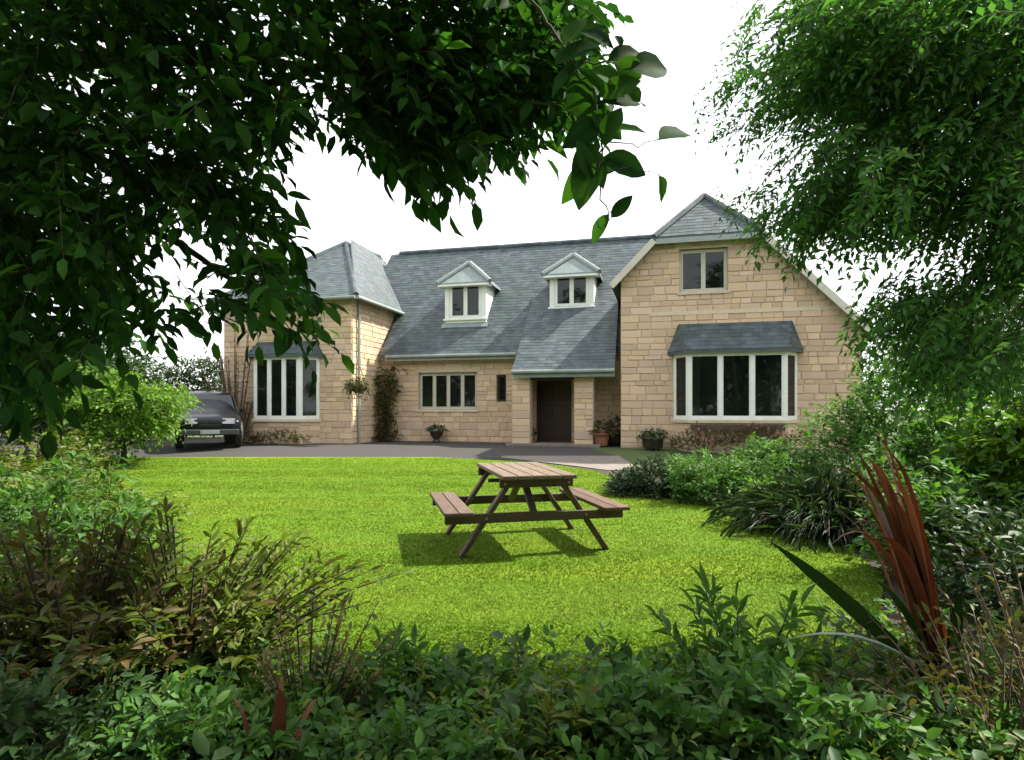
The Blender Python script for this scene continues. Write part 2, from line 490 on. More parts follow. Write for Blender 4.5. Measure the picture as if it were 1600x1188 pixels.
# short mown grass, thinning with distance
def grass():
    n = 380000
    ys = 3.0 + 14.1 * rng.uniform(0, 1, n) ** 1.7
    e = np.array([[r[0], r[1], r[2]] for r in LAWN])
    a = np.interp(ys, e[:, 0], e[:, 1]); b = np.interp(ys, e[:, 0], e[:, 2])
    a = np.maximum(a, -.9 * ys)
    xs = a + (b - a) * rng.uniform(0, 1, n)
    zs = np.array([gz(y) for y in ys])
    h = rng.uniform(.008, .020, n) * (1 + .12 * np.sin(ys * 2.4)) * np.interp(ys, [3, 16], [1, 1.2])
    w = rng.uniform(.0028, .0045, n) * np.interp(ys, [3, 17], [1, 2.2])
    th = rng.uniform(0, 6.283, n)
    ln = rng.normal(0, .016, (n, 2)); ln[:, 1] += .011 * np.sign(np.sin(ys * 3.1 + .25 * np.sin(xs)))
    B = np.stack([xs, ys, zs], 1)
    d = np.stack([np.cos(th), np.sin(th), 0 * th], 1) * w[:, None]
    T = B + np.stack([ln[:, 0], ln[:, 1], h], 1)
    V = np.stack([B - d, B + d, T], 1).reshape(-1, 3)
    return link('grass', np_mesh('grass', V, np.arange(3 * n).reshape(-1, 3)), M['grass'], None, 'stuff')
grass()

# ================================================================== the house
A = R(14.0)
ca, sa = math.cos(A), math.sin(A)
HY, GB = 22.0, 0.25
house = empty('stone_house', (0, HY, GB), 'long sandstone house with slate roofs, two dormers and a tall gable behind the lawn', 'house', rz=-A)

def s_at(u, t):
    r = (u - 800) / FPX
    return (r * (HY + t * ca) - t * sa) / (ca + r * sa)
def depth(s, t):
    return HY - s * sa + t * ca
def z_at(v, s, t):
    return HC - GB + (V0 - v) / FPX * depth(s, t)

def frame_matrix(o, d):
    """local wall frame: x along the wall, y into the wall, z up"""
    dx = Vector((d[0], d[1], 0)).normalized()
    n = Vector((-dx.y, dx.x, 0))
    return Matrix(((dx.x, n.x, 0, o[0]), (dx.y, n.y, 0, o[1]), (0, 0, 1, o[2] if len(o) > 2 else 0), (0, 0, 0, 1)))

STONES = []       # (area, wall object, frame, x, z, w, h)

def interp_top(top, x):
    for (x0, z0), (x1, z1) in zip(top, top[1:]):
        if x0 - 1e-6 <= x <= x1 + 1e-6:
            return z0 + (z1 - z0) * (x - x0) / max(x1 - x0, 1e-9)
    return top[-1][1]

def wall(o, d, top, holes=(), th=.3, z0=-.15, parent=None, weight=1.0, stones=True, label=None, zs=0.0):
    """a wall under the outline TOP [(x, z)...] with openings; its face is later clad with stones"""
    parent = parent or house
    F = frame_matrix(o, d)
    xs = sorted({p[0] for p in top} | {h[0] for h in holes} | {h[1] for h in holes})
    mb = MB(F)
    for xa, xb in zip(xs, xs[1:]):
        if xb - xa < 1e-4: continue
        za, zb = interp_top(top, xa + 1e-5), interp_top(top, xb - 1e-5)
        hs = sorted([(h[2], h[3]) for h in holes if h[0] <= xa + 1e-5 and h[1] >= xb - 1e-5])
        lo = z0
        for h0, h1 in hs:
            if h0 > lo + 1e-4:
                mb.box(xa, xb, 0, th, lo, h0)
            lo = h1
        if min(za, zb) > lo + .01:
            mb.hexa([(xa, 0, lo), (xb, 0, lo), (xb, th, lo), (xa, th, lo)], [(xa, 0, za), (xb, 0, zb), (xb, th, zb), (xa, th, za)])
    w = mb.build('wall', M['mortar'], parent)
    if label: w['label'] = label
    if stones:
        z = zs
        zmax = max(p[1] for p in top)
        while z < zmax - .06:
            h = random.choice((.14, .17, .2, .2, .24, .28))
            h = min(h, zmax - z)
            zm = z + h
            inside = [x for x in np.linspace(top[0][0], top[-1][0], 200) if interp_top(top, x) >= zm - .02]
            if inside:
                iv = [(inside[0], inside[-1])]
                for hx0, hx1, hz0, hz1 in holes:
                    if hz0 < zm - .02 and hz1 > z + .02:
                        iv = [q for a, b in iv for q in ((a, min(b, hx0)), (max(a, hx1), b)) if q[1] - q[0] > .07]
                for a, b in iv:
                    x = a
                    while x < b - .05:
                        ww = random.uniform(.22, .62) * (1.15 if h > .2 else 1)
                        if b - (x + ww) < .2: ww = b - x
                        STONES.append((ww * h * weight * random.uniform(.8, 1.2), w, F, x, z, ww, h))
                        x += ww
            z += h
    return w

def stone_verts(w, h, d, c=.012, g=.007, jig=.006):
    """a dressed block proud of the wall: back ring, front ring with a worn edge"""
    j = lambda: random.uniform(-jig, jig)
    back = [(g, 0, g), (w - g, 0, g), (w - g, 0, h - g), (g, 0, h - g)]
    front = [(g + c + j(), -d + j() * .5, g + c + j()), (w - g - c + j(), -d + j() * .5, g + c + j()),
             (w - g - c + j(), -d + j() * .5, h - g - c + j()), (g + c + j(), -d + j() * .5, h - g - c + j())]
    return back + front, [(4, 5, 6, 7), (0, 1, 5, 4), (1, 2, 6, 5), (2, 3, 7, 6), (3, 0, 4, 7)]

def lay_stones():
    STONES.sort(key=lambda q: -q[0])
    unit_me = []
    for i in range(10):
        vs, fs = stone_verts(.4, .2, 1.0, .012, .007, .005)
        me = bpy.data.meshes.new('stone')
        me.from_pydata([(x / .4, y, z / .2) for x, y, z in vs], [], fs)
        me.materials.append(M['stone'])
        unit_me.append(me)
    rest = {}
    for i, (a, w, F, x, z, ww, h) in enumerate(STONES):
        d = random.uniform(.012, .03)
        if i < 300:
            o = bpy.data.objects.new('stone', random.choice(unit_me))
            COL.objects.link(o)
            o.parent = w
            o.matrix_local = F @ Matrix.Translation((x, 0, z)) @ Matrix.Diagonal((ww, d, h, 1))
        else:
            rest.setdefault(w.name, (w, []))[1].append((F @ Matrix.Translation((x, 0, z)), ww, h, d))
    for w, items in rest.values():
        mb = MB()
        for Mx, ww, h, d in items:
            mb.M = Mx
            mb.add(*stone_verts(ww, h, d))
        mb.build('stones', M['stone'], w, 'stuff')

def window(o, d, x0, x1, z0, z1, lights, parent=None, recess=.12, sill=True, transom=0.0, head=True, fm=None, bar=.07, label=None, drapes=.17):
    """a framed casement window; frame > panes, sill"""
    parent = parent or house
    fm = fm or M['white']
    F = frame_matrix(o, d)
    mb = MB(F)
    y0, y1 = recess, recess + .07
    mb.box(x0, x1, y0, y1, z1 - bar, z1).box(x0, x1, y0, y1, z0, z0 + bar)
    mb.box(x0, x0 + bar, y0, y1, z0 + bar, z1 - bar).box(x1 - bar, x1, y0, y1, z0 + bar, z1 - bar)
    step = (x1 - x0 - bar) / lights
    for i in range(1, lights):
        x = x0 + bar / 2 + step * i
        mb.box(x - bar / 2, x + bar / 2, y0 + .004, y1 - .004, z0 + bar, z1 - bar)
    if transom:
        zt = z1 - (z1 - z0) * transom
        for i in range(lights):
            xa = x0 + bar / 2 + step * i + bar / 2 - .001
            mb.box(xa, xa + step - bar + .002, y0 + .01, y1 - .01, zt - .025, zt + .025)
    w = mb.build('window', fm, parent, bevel=.008)
    if label: w['label'] = label
    for i in range(lights):
        xa = x0 + bar / 2 + step * i + bar / 2 - .004
        xb = xa + step - bar + .008
        sash = MB(F)
        e = .035
        sash.box(xa, xb, y0 - .006, y1 - .02, z1 - bar - e, z1 - bar - .001).box(xa, xb, y0 - .006, y1 - .02, z0 + bar + .001, z0 + bar + e)
        sash.box(xa, xa + e, y0 - .006, y1 - .02, z0 + bar + e, z1 - bar - e).box(xb - e, xb, y0 - .006, y1 - .02, z0 + bar + e, z1 - bar - e)
        sash.build('casement', fm, w)
        MB(F).box(xa + e - .01, xb - e + .01, y0 + .026, y0 + .036, z0 + bar + e - .01, z1 - bar - e + .01).build('pane', M['glass'], w)
    if drapes:
        k = (x1 - x0) * drapes
        curtain(F, x0 + .02, x0 + k, y1 + .16, z0 - .05, z1 + .05, w)
        curtain(F, x1 - k * .85, x1 - .02, y1 + .16, z0 - .05, z1 + .05, w)
    if sill:
        MB(F).hexa([(x0 - .08, -.06, z0 - .10), (x1 + .08, -.06, z0 - .10), (x1 + .08, y1, z0 - .10), (x0 - .08, y1, z0 - .10)],
                   [(x0 - .08, -.06, z0 - .03), (x1 + .08, -.06, z0 - .03), (x1 + .08, y1, z0), (x0 - .08, y1, z0)]).build('sill', M['dressed'], w, bevel=.01)
    if head:
        MB(F).box(x0 - .15, x1 + .15, -.028, .10, z1, z1 + .22).build('lintel', M['dressed'], w, bevel=.012)
    return w

def curtain(F, xa, xb, y, z0, z1, parent):
    n = max(6, int((xb - xa) / .035))
    V = []
    for z in (z0, z1):
        for i in range(n + 1):
            V.append(F @ Vector((xa + (xb - xa) * i / n, y + .03 * math.sin(i * 1.9) + .012 * math.sin(i * 4.3 + xa), z)))
    me = np_mesh('curtain', [tuple(v) for v in V], [(i, i + 1, i + n + 2, i + n + 1) for i in range(n)])
    for p in me.polygons: p.use_smooth = True
    return link('curtain', me, M['curtain'], parent)

def slate_face(pts, ex=.17, sw=.24, lift=.008):
    """overlapping slates on one flat roof face (convex outline, first two points along the eave)"""
    P = [Vector(p) for p in pts]
    h = (P[1] - P[0]).normalized()
    n = None
    for i in range(2, len(P)):
        c = h.cross(P[i] - P[0])
        if c.length > 1e-4: n = c.normalized(); break
    if n.z < 0: n = -n
    g = n.cross(h)
    if g.z < 0: g = -g
    q = [((p - P[0]).dot(h), (p - P[0]).dot(g)) for p in P]
    top = max(b for a, b in q)
    def span(y):
        xs = []
        for (x1, y1), (x2, y2) in zip(q, q[1:] + q[:1]):
            if (y1 > y) != (y2 > y):
                xs.append(x1 + (x2 - x1) * (y - y1) / (y2 - y1))
        return (min(xs), max(xs)) if len(xs) >= 2 else None
    V, Fc = [], []
    rows = int(math.ceil(top / ex))
    for r in range(rows):
        y0, y1 = r * ex, min((r + 1) * ex + .05, top)
        sp = span(min(y0 + ex * .5, top - .01))
        if not sp: continue
        lo, hi = sp
        x = lo - (sw / 2 if r % 2 else 0) - random.uniform(0, .05)
        while x < hi:
            a, b = max(x, lo), min(x + sw * random.uniform(.982, .998), hi)
            x += sw
            if b - a < .03: continue
            k = len(V)
            z0, z1, th = lift + random.uniform(0, .004), .002, .005
            dy = random.uniform(-.012, .012)
            f = lambda X, Y, Z: P[0] + h * X + g * Y + n * Z
            V += [f(a, y0 + dy, z0), f(b, y0 + dy, z0 + random.uniform(-.001, .001)), f(b, y1, z1), f(a, y1, z1),
                  f(a, y0 + dy, z0 + th), f(b, y0 + dy, z0 + th), f(b, y1, z1 + th), f(a, y1, z1 + th)]
            Fc += [(k + 4, k + 5, k + 6, k + 7), (k, k + 1, k + 5, k + 4), (k + 1, k + 2, k + 6, k + 5), (k + 3, k, k + 4, k + 7)]
    return V, Fc

def roof(faces, parent=None, th=.10, name='roof', slate=True, ridges=(), label=None, m='slate'):
    parent = parent or house
    mb = MB()
    for pts in faces:
        P = [Vector(p) for p in pts]
        n = (P[1] - P[0]).cross(P[2] - P[0]).normalized()
        if n.z < 0: n = -n; P = P[:1] + P[:0:-1]
        k = len(P)
        mb.add(P + [p - Vector((0, 0, th)) for p in P],
               [tuple(range(k)), tuple(range(2 * k - 1, k - 1, -1))] + [(i, i + k, (i + 1) % k + k, (i + 1) % k) for i in range(k)])
    r = mb.build(name, M[m], parent)
    if label: r['label'] = label
    if slate:
        V, Fc = [], []
        for pts in faces:
            v, f = slate_face(pts)
            n0 = len(V)
            V += v; Fc += [tuple(n0 + i for i in q) for q in f]
        sm = np_mesh('slates', [tuple(v) for v in V], Fc)
        sm.shade_flat()
        link('slates', sm, M['slate'], r, 'stuff')
    for a, b in ridges:
        a, b = Vector(a), Vector(b)
        nn = max(1, int((b - a).length / .45))
        t = MB()
        for i in range(nn):
            p, q = a.lerp(b, i / nn), a.lerp(b, (i + .985) / nn)
            t.tube([p - Vector((0, 0, .03)), q - Vector((0, 0, .03))], [.105, .112], 8)
        t.build('ridge_tiles', M[m], r, 'stuff')
    return r

def gutter(a, b, parent=None):
    MB().tube([a, b], .065, 8).build('gutter', M['gutter'], parent or house)

def pipe(p, z0, z1):
    MB().tube([(p[0], p[1], z0), (p[0], p[1], z1)], .045, 8).build('downpipe', M['gutter'], house)

# ---- main block
EZ, SL = 3.22, 1.13                          # eave height and slope of the main roof
def mz(t): return EZ + SL * (t + .4)
RT = 4.0
RZ = mz(RT)
SL0, SR0 = -5.18, s_at(970, -1.6)            # corners with the wing and with the gable
wx0, wx1 = s_at(654, 0), s_at(745, 0)
wz0, wz1 = z_at(640, wx0, 0), z_at(583, wx0, 0)
dx0, dx1 = s_at(838, 0), s_at(893, 0)
dz1 = 2.25
nx0, nx1 = s_at(776, 0), s_at(791, 0)
nz0, nz1 = z_at(628, nx0, 0), z_at(586, nx0, 0)
O0 = (0, 0)
wall((SL0, 0, 0), (1, 0), [(0, EZ + .35), (SR0 - SL0, EZ + .35)],
     [(wx0 - SL0, wx1 - SL0, wz0, wz1), (nx0 - SL0, nx1 - SL0, nz0, nz1), (dx0 - SL0, dx1 - SL0, -.15, dz1)], weight=.8)
window((0, 0, 0), (1, 0), wx0, wx1, wz0, wz1, 4, fm=M['cream'])
window((0, 0, 0), (1, 0), nx0, nx1, nz0, nz1, 1, head=False, sill=False, fm=M['door'], bar=.04, drapes=0)
wall((9.5, 8.0, 0), (-1, 0), [(0, EZ + .3), (9.5 + 9.9, EZ + .3)], stones=False)
roof([[(-5.0, -.4, EZ), (SR0 - .05, -.4, EZ), (SR0 + 2.6, RT, RZ), (-6.6, RT, RZ), (-6.6, 1.5, mz(1.5)), (-5.0, 1.5, mz(1.5))],
      [(SR0 + 2.6, RT + 4.4, EZ), (-6.6, RT + 4.4, EZ), (-6.6, RT, RZ), (SR0 + 2.6, RT, RZ)]],
     ridges=[((-6.2, RT, RZ + .05), (SR0 + 2.3, RT, RZ + .05))])
pv0 = s_at(797, -1.4)
MB().box(-4.8, pv0, -.40, -.375, EZ - .22, EZ - .105).build('fascia', M['gutter'], house)
gutter((-4.75, -.47, EZ - .06), (pv0, -.47, EZ - .06))
# the front door in its opening
dd = MB()
dd.box(dx0 + .09, dx1 - .09, .16, .21, .02, dz1 - .1)
for i in range(2):
    for k in range(3):
        xa = dx0 + .09 + .12 + i * (dx1 - dx0 - .18 - .12) / 2
        dd.box(xa, xa + (dx1 - dx0 - .18) / 2 - .18, .145, .161, .18 + k * .66, .18 + k * .66 + .5)
door = dd.build('door', M['door'], house, bevel=.01)
fr = MB()
fr.box(dx0, dx0 + .09, .10, .24, 0, dz1).box(dx1 - .09, dx1, .10, .24, 0, dz1).box(dx0 + .09, dx1 - .09, .10, .24, dz1 - .1, dz1)
fr.build('door_frame', M['door'], door)
MB().tube([(dx0 + .2, .145, 1.02), (dx0 + .2, .09, 1.02), (dx0 + .32, .09, 1.02)], .014, 8).build('handle', M['brass'], door)

# ---- porch: a lower sweep of the roof on stone piers
PT = -1.75
pz = z_at(578, s_at(875, PT), PT)
ps0, ps1 = s_at(800, PT), s_at(958, PT) + .05
ts = 1.7
roof([[(ps0, PT, pz), (ps1, PT, pz), (ps1 - .1, ts, mz(ts) + .06), (ps0 + .02, ts, mz(ts) + .06)]], name='porch_roof')
MB().box(ps0 + .02, ps1, PT - .004, PT + .022, pz - .24, pz - .105).build('fascia', M['lead_sunlit_slate'], house)
gutter((ps0, PT - .07, pz - .05), (ps1, PT - .07, pz - .05))
FT = -1.45
def pier(u0, u1, t, dep):
    a, b = s_at(u0, t), s_at(u1, t)
    wall((a, t, 0), (1, 0), [(0, pz + .15), (b - a, pz + .15)], [], th=dep)
    return a, b
a1, b1 = pier(800, 828, FT, .4)
MB().box(a1 + .02, a1 + .34, FT + .401, -.02, -.15, pz + .4).build('wall', M['mortar'], house)
a2, b2 = pier(897, 927, FT, .4)
MB().box(b1, a2, FT + .05, FT + .3, pz - .30, pz - .06).build('lintel', M['door'], house, bevel=.01)
st = MB()
st.box(a1 - .12, b2 + .25, FT - .42, -.02, -.15, .07)
st.build('doorstep', M['paving'], house, bevel=.015)
MB().box(b1 - .05, a2 + .05, FT - .80, FT - .425, -.15, -.04).build('doorstep', M['paving'], house, bevel=.015)
MB().box(dx0 + .05, dx1 - .05, -.62, -.08, .072, .09).build('doormat', M['door'], house)

# ---- gabled block
GT = -1.6
gA = SR0
gx0, gx1 = SR0, s_at(1347, GT)
gap, gapz, GS = s_at(1104, GT), 0, 1.03
gapz = z_at(303, gap, GT + 1.3) - .15
def gzr(s): return gapz - GS * abs(s - gap)
hipz = z_at(371, gap, GT) + .02
hw = (gapz - hipz) / GS
gtop = [(0, gzr(gx0) - .12), (gap - hw - gx0, hipz - .12), (gap + hw - gx0, hipz - .12), (gx1 - gx0, gzr(gx1) - .12)]
uw0, uw1 = s_at(1062, GT), s_at(1137, GT)
uz0, uz1 = z_at(455, gap, GT), z_at(388, gap, GT)
by0, by1 = s_at(1052, GT), s_at(1246, GT)
bz0, bz1 = z_at(656, s_at(1150, GT), GT), z_at(549, s_at(1150, GT), GT)
wall((gx0, GT, 0), (1, 0), gtop, [(uw0 - gx0, uw1 - gx0, uz0, uz1), (by0 + .3 - gx0, by1 - .3 - gx0, bz0, bz1)], weight=2.2)
window((0, GT, 0), (1, 0), uw0, uw1, uz0, uz1, 2, fm=M['cream'])
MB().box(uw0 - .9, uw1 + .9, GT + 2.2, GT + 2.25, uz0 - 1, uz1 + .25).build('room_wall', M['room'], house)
wall((gx1, 7.2, 0), (-1, 0), [(0, gzr(gx1) - .1), (gx1 - gap, gapz - .1), (gx1 - gx0, gzr(gx0) - .1)], stones=False)
wall((gx0, 6, 0), (0, -1), [(0, 5.2), (6 - GT - .3, 5.2)], stones=False)
wall((gx1, GT + .3, 0), (0, 1), [(0, gzr(gx1) - .1), (6, gzr(gx1) - .1)], stones=False)
e0, e1 = gx0 - .28, gx1 + .35
ov = GT - .32
hd = 1.45
roof([[(e0, ov, gzr(e0)), (gap - hw, ov, hipz), (gap, ov + hd, gapz), (gap, 7.5, gapz), (e0, 7.5, gzr(e0))][::-1],
      [(e1, ov, gzr(e1)), (e1, 7.5, gzr(e1)), (gap, 7.5, gapz), (gap, ov + hd, gapz), (gap + hw, ov, hipz)],
      [(gap - hw, ov, hipz), (gap + hw, ov, hipz), (gap, ov + hd, gapz)]],
     ridges=[((gap, ov + hd, gapz + .04), (gap, 7.3, gapz + .04)), ((gap - hw, ov, hipz + .04), (gap, ov + hd, gapz + .05)), ((gap + hw, ov, hipz + .04), (gap, ov + hd, gapz + .05))])
for s_, sg in ((e0, 1), (e1, -1)):  # noqa
    a = Vector((s_, ov - .02, gzr(s_) - .10)); b = Vector((gap - sg * hw, ov - .02, hipz - .10))
    MB().beam(a, b, .04, .20, (0, 0, 1)).build('bargeboard', M['cream'], house)
MB().box(gap - hw + .05, gap + hw - .05, ov - .035, ov - .003, hipz - .22, hipz - .06).build('fascia', M['gutter'], house)
# string course of dressed stone under the upper window
MB().box(gx0 + .9, gx1 - .3, GT - .034, GT - .001, uz0 - .72, uz0 - .60).build('string_course', M['dressed'], house)

# ---- projecting wing
WT = -2.2
wl, wr = s_at(350, WT), -5.18
WE = z_at(459, wr, WT - .3) + .03
wapx, wapt = s_at(541, 1.8), 1.8
wapz = z_at(381, wapx, wapt)
lb0, lb1 = s_at(398, WT), s_at(500, WT)
lz0, lz1 = z_at(655, s_at(450, WT), WT), z_at(556, s_at(450, WT), WT)
wall((wl, WT, 0), (1, 0), [(0, WE), (wr - wl, WE)], [(lb0 + .3 - wl, lb1 - .3 - wl, lz0, lz1)], weight=.8)
wall((wr, WT + .001, 0), (0, 1), [(0, WE), (4.2, WE)], weight=.5)
wall((wl, 6, 0), (0, -1), [(0, WE), (6 - WT - .3, WE)], stones=False)
oe = .34
c = [(wl - oe, WT - oe, WE - .1), (wr + oe, WT - oe, WE - .1), (wr + oe, 6.5, WE - .1), (wl - oe, 6.5, WE - .1)]
wr2 = wapt + 2.4
ap, ap2 = (wapx, wapt, wapz), (wapx + .35, wr2, wapz)
roof([[c[0], c[1], ap], [c[1], c[2], ap2, ap], [c[2], c[3], ap2], [c[3], c[0], ap, ap2]],
     ridges=[((ap[0], ap[1], ap[2] + .03), (ap2[0], ap2[1], ap2[2] + .03)), ((c[1][0], c[1][1], c[1][2] + .04), (ap[0], ap[1], ap[2] + .04)), ((c[0][0], c[0][1], c[0][2] + .04), (ap[0], ap[1], ap[2] + .04))])
gutter((c[0][0], c[0][1] - .06, WE - .17), (c[1][0], c[1][1] - .06, WE - .17))
gutter((c[1][0] + .06, c[1][1], WE - .17), (c[1][0] + .06, 2.2, WE - .17))
pipe((wr + .09, WT + .35), 0, WE - .2)
pipe((pv0 - .10, -.1), 0, EZ - .1)

# ---- bay windows
def bay(x0, x1, t, z0, z1, rise, lights, proj=.62, label=None):
    cant = .42
    pts = [(x0, t), (x0 + cant, t - proj), (x1 - cant, t - proj), (x1, t)]
    b = MB()
    base_top = z0 - .10
    ring = pts
    n = len(ring)
    b.add([(p[0], p[1], -.15) for p in ring] + [(p[0], p[1], base_top) for p in ring],
          [tuple(range(n - 1, -1, -1)), tuple(range(n, 2 * n))] + [(i, (i + 1) % n, (i + 1) % n + n, i + n) for i in range(n)])
    bw = b.build('bay_window', M['mortar'], house)
    if label: bw['label'] = label
    for i in range(3):
        p, q = Vector((*pts[i], 0)), Vector((*pts[i + 1], 0))
        d = q - p
        F = frame_matrix((p.x, p.y, 0), (d.x, d.y))
        z = 0.0
        while z < base_top - .05:
            h = min(random.choice((.17, .2, .24)), base_top - z)
            x = 0
            while x < d.length - .03:
                ww = random.uniform(.25, .6)
                if d.length - x - ww < .2: ww = d.length - x
                STONES.append((ww * h * .8, bw, F, x, z, ww, h)); x += ww
            z += h
        nl = lights if i == 1 else 1
        window2(bw, F, 0, d.length, z0, z1, nl)
    # sill slab following the bay
    g = .07
    sl = [(x0 - g, t - .001), (x0 + cant - g * .5, t - proj - g), (x1 - cant + g * .5, t - proj - g), (x1 + g, t - .001)]
    MB().add([(p[0], p[1], base_top) for p in sl] + [(p[0], p[1], z0) for p in sl],
             [(3, 2, 1, 0), (4, 5, 6, 7), (0, 1, 5, 4), (1, 2, 6, 5), (2, 3, 7, 6), (3, 0, 4, 7)]).build('sill', M['dressed'], bw, bevel=.012)
    # lean-to slate roof of three faces
    g = .17
    e = [(x0 - g, t - .001, z1), (x0 + cant - g * .7, t - proj - g, z1), (x1 - cant + g * .7, t - proj - g, z1), (x1 + g, t - .001, z1)]
    k0, k1 = (x0 + .16, t - .03, z1 + rise), (x1 - .16, t - .03, z1 + rise)
    r = roof([[e[1], e[2], k1, k0], [e[0], e[1], k0], [e[2], e[3], k1]], parent=bw, th=.09)
    # soffit and interior darkness: a floor, a back wall and a ceiling of the room behind
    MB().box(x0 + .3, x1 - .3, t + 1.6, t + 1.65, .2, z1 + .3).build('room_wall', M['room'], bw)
    Fb = frame_matrix((0, t + .02, 0), (1, 0))
    curtain(Fb, x0 + .34, x0 + .34 + (x1 - x0) * .13, .05, z0 - .3, z1 + .05, bw)
    curtain(Fb, x1 - .34 - (x1 - x0) * .11, x1 - .34, .05, z0 - .3, z1 + .05, bw)
    return bw

def window2(bw, F, x0, x1, z0, z1, lights):
    bar = .08
    mb = MB(F)
    mb.box(x0, x1, 0, .08, z1 - .14, z1).box(x0, x1, 0, .08, z0, z0 + bar)
    mb.box(x0, x0 + bar, 0, .08, z0 + bar, z1 - .14).box(x1 - bar, x1, 0, .08, z0 + bar, z1 - .14)
    step = (x1 - x0 - bar) / lights
    for i in range(1, lights):
        x = x0 + bar / 2 + step * i
        mb.box(x - .06, x + .06, -.004, .076, z0 + bar, z1 - .14)
    mb.build('frame', M['white'], bw, bevel=.008)
    for i in range(lights):
        xa, xb = x0 + bar / 2 + step * i + bar / 2, x0 + bar / 2 + step * (i + 1) - bar / 2
        e = .045
        s = MB(F)
        za, zb = z0 + bar + .001, z1 - .141
        s.box(xa, xb, .012, .06, zb - e, zb).box(xa, xb, .012, .06, za, za + e).box(xa, xa + e, .012, .06, za + e, zb - e).box(xb - e, xb, .012, .06, za + e, zb - e)
        s.build('casement', M['white'], bw)
        MB(F).box(xa + e - .01, xb - e + .01, .03, .04, za + e - .01, zb - e + .01).build('pane', M['glass'], bw)

bay(by0, by1, GT, bz0, bz1, z_at(506, gap, GT) - bz1, 3)
bay(lb0, lb1, WT, lz0, lz1, .5, 3)

# ---- dormers
def dormer(uc, v_sill, v_eave, v_apex, half=.82):
    t = (z_at(v_sill, 0, 1.0) - EZ) / SL - .4
    t = max(.6, min(1.5, t))
    s0 = s_at(uc, t)
    zs, ze, za = mz(t) - .02, z_at(v_eave, s0, t), z_at(v_apex, s0, t)
    d = MB()
    # front wall with an opening, cheeks running back into the slope
    x0, x1 = s0 - half, s0 + half
    wz0_, wz1_ = zs + .24, ze - .10
    d.box(x0, x0 + .17, t, t + .12, zs - .3, ze).box(x1 - .17, x1, t, t + .12, zs - .3, ze)
    d.box(x0 + .17, x1 - .17, t, t + .12, zs - .3, wz0_).box(x0 + .17, x1 - .17, t, t + .12, wz1_, ze)
    tb = (ze - EZ) / SL - .4 + .25
    for x in (x0, x1 - .06):
        d.box(x, x + .06, t + .12, tb, zs - .3, ze - .002)
    dm = d.build('dormer', M['white'], house)
    window((0, t, 0), (1, 0), x0 + .17, x1 - .17, wz0_, wz1_, 2, parent=house, recess=.02, sill=False, head=False, bar=.09, drapes=0)
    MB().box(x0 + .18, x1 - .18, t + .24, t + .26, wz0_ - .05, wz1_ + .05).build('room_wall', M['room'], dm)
    MB().box(x0 - .05, x1 + .05, t - .08, t - .001, wz0_ - .07, wz0_).build('sill', M['white'], dm, bevel=.008)
    sl_ = (za - ze) / half
    ov_ = .22
    tr = (za - EZ) / SL - .4 + .2
    ez = ze - ov_ * sl_
    te = (ez - EZ) / SL - .4 + .1
    fo = t - .25
    zz = za + .06
    ez += .06
    ap_ = fo + .75
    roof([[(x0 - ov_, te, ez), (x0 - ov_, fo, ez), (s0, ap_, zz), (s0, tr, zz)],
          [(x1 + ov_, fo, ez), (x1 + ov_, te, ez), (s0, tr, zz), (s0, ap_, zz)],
          [(x0 - ov_, fo, ez), (x1 + ov_, fo, ez), (s0, ap_, zz)]], parent=dm, th=.08, slate=False, m='lead_sunlit_slate',
         ridges=[((s0, ap_, zz + .03), (s0, tr, zz + .03)), ((x0 - ov_, fo, ez + .02), (s0, ap_, zz + .03)), ((x1 + ov_, fo, ez + .02), (s0, ap_, zz + .03))])  # dormer slate in a paler tone that stands for its sunlit brightness
    MB().box(x0 - ov_ + .03, x1 + ov_ - .03, fo - .024, fo - .002, ez - .13, ez - .06).build('fascia', M['white'], dm)
    MB().box(x0 - ov_ + .03, x1 + ov_ - .03, fo, t + .1, ez - .13, ez - .11).build('soffit', M['white'], dm)
    # lead flashing where the dormer meets the slates
    MB().hexa([(x0 - .1, t - .16, mz(t - .16) + .045), (x1 + .1, t - .16, mz(t - .16) + .045), (x1 + .1, t, mz(t) + .045), (x0 - .1, t, mz(t) + .045)],
              [(x0 - .1, t - .16, mz(t - .16) + .065), (x1 + .1, t - .16, mz(t - .16) + .065), (x1 + .1, t, mz(t) + .065), (x0 - .1, t, mz(t) + .065)]).build('flashing', M['lead_sunlit_slate'], dm)
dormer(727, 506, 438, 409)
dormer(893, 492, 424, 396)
lay_stones()

def HW(s, t, z=0.0):
    """a point of the house's own frame, in the world"""
    return np.array([s * ca + t * sa, HY - s * sa + t * ca, GB + z])

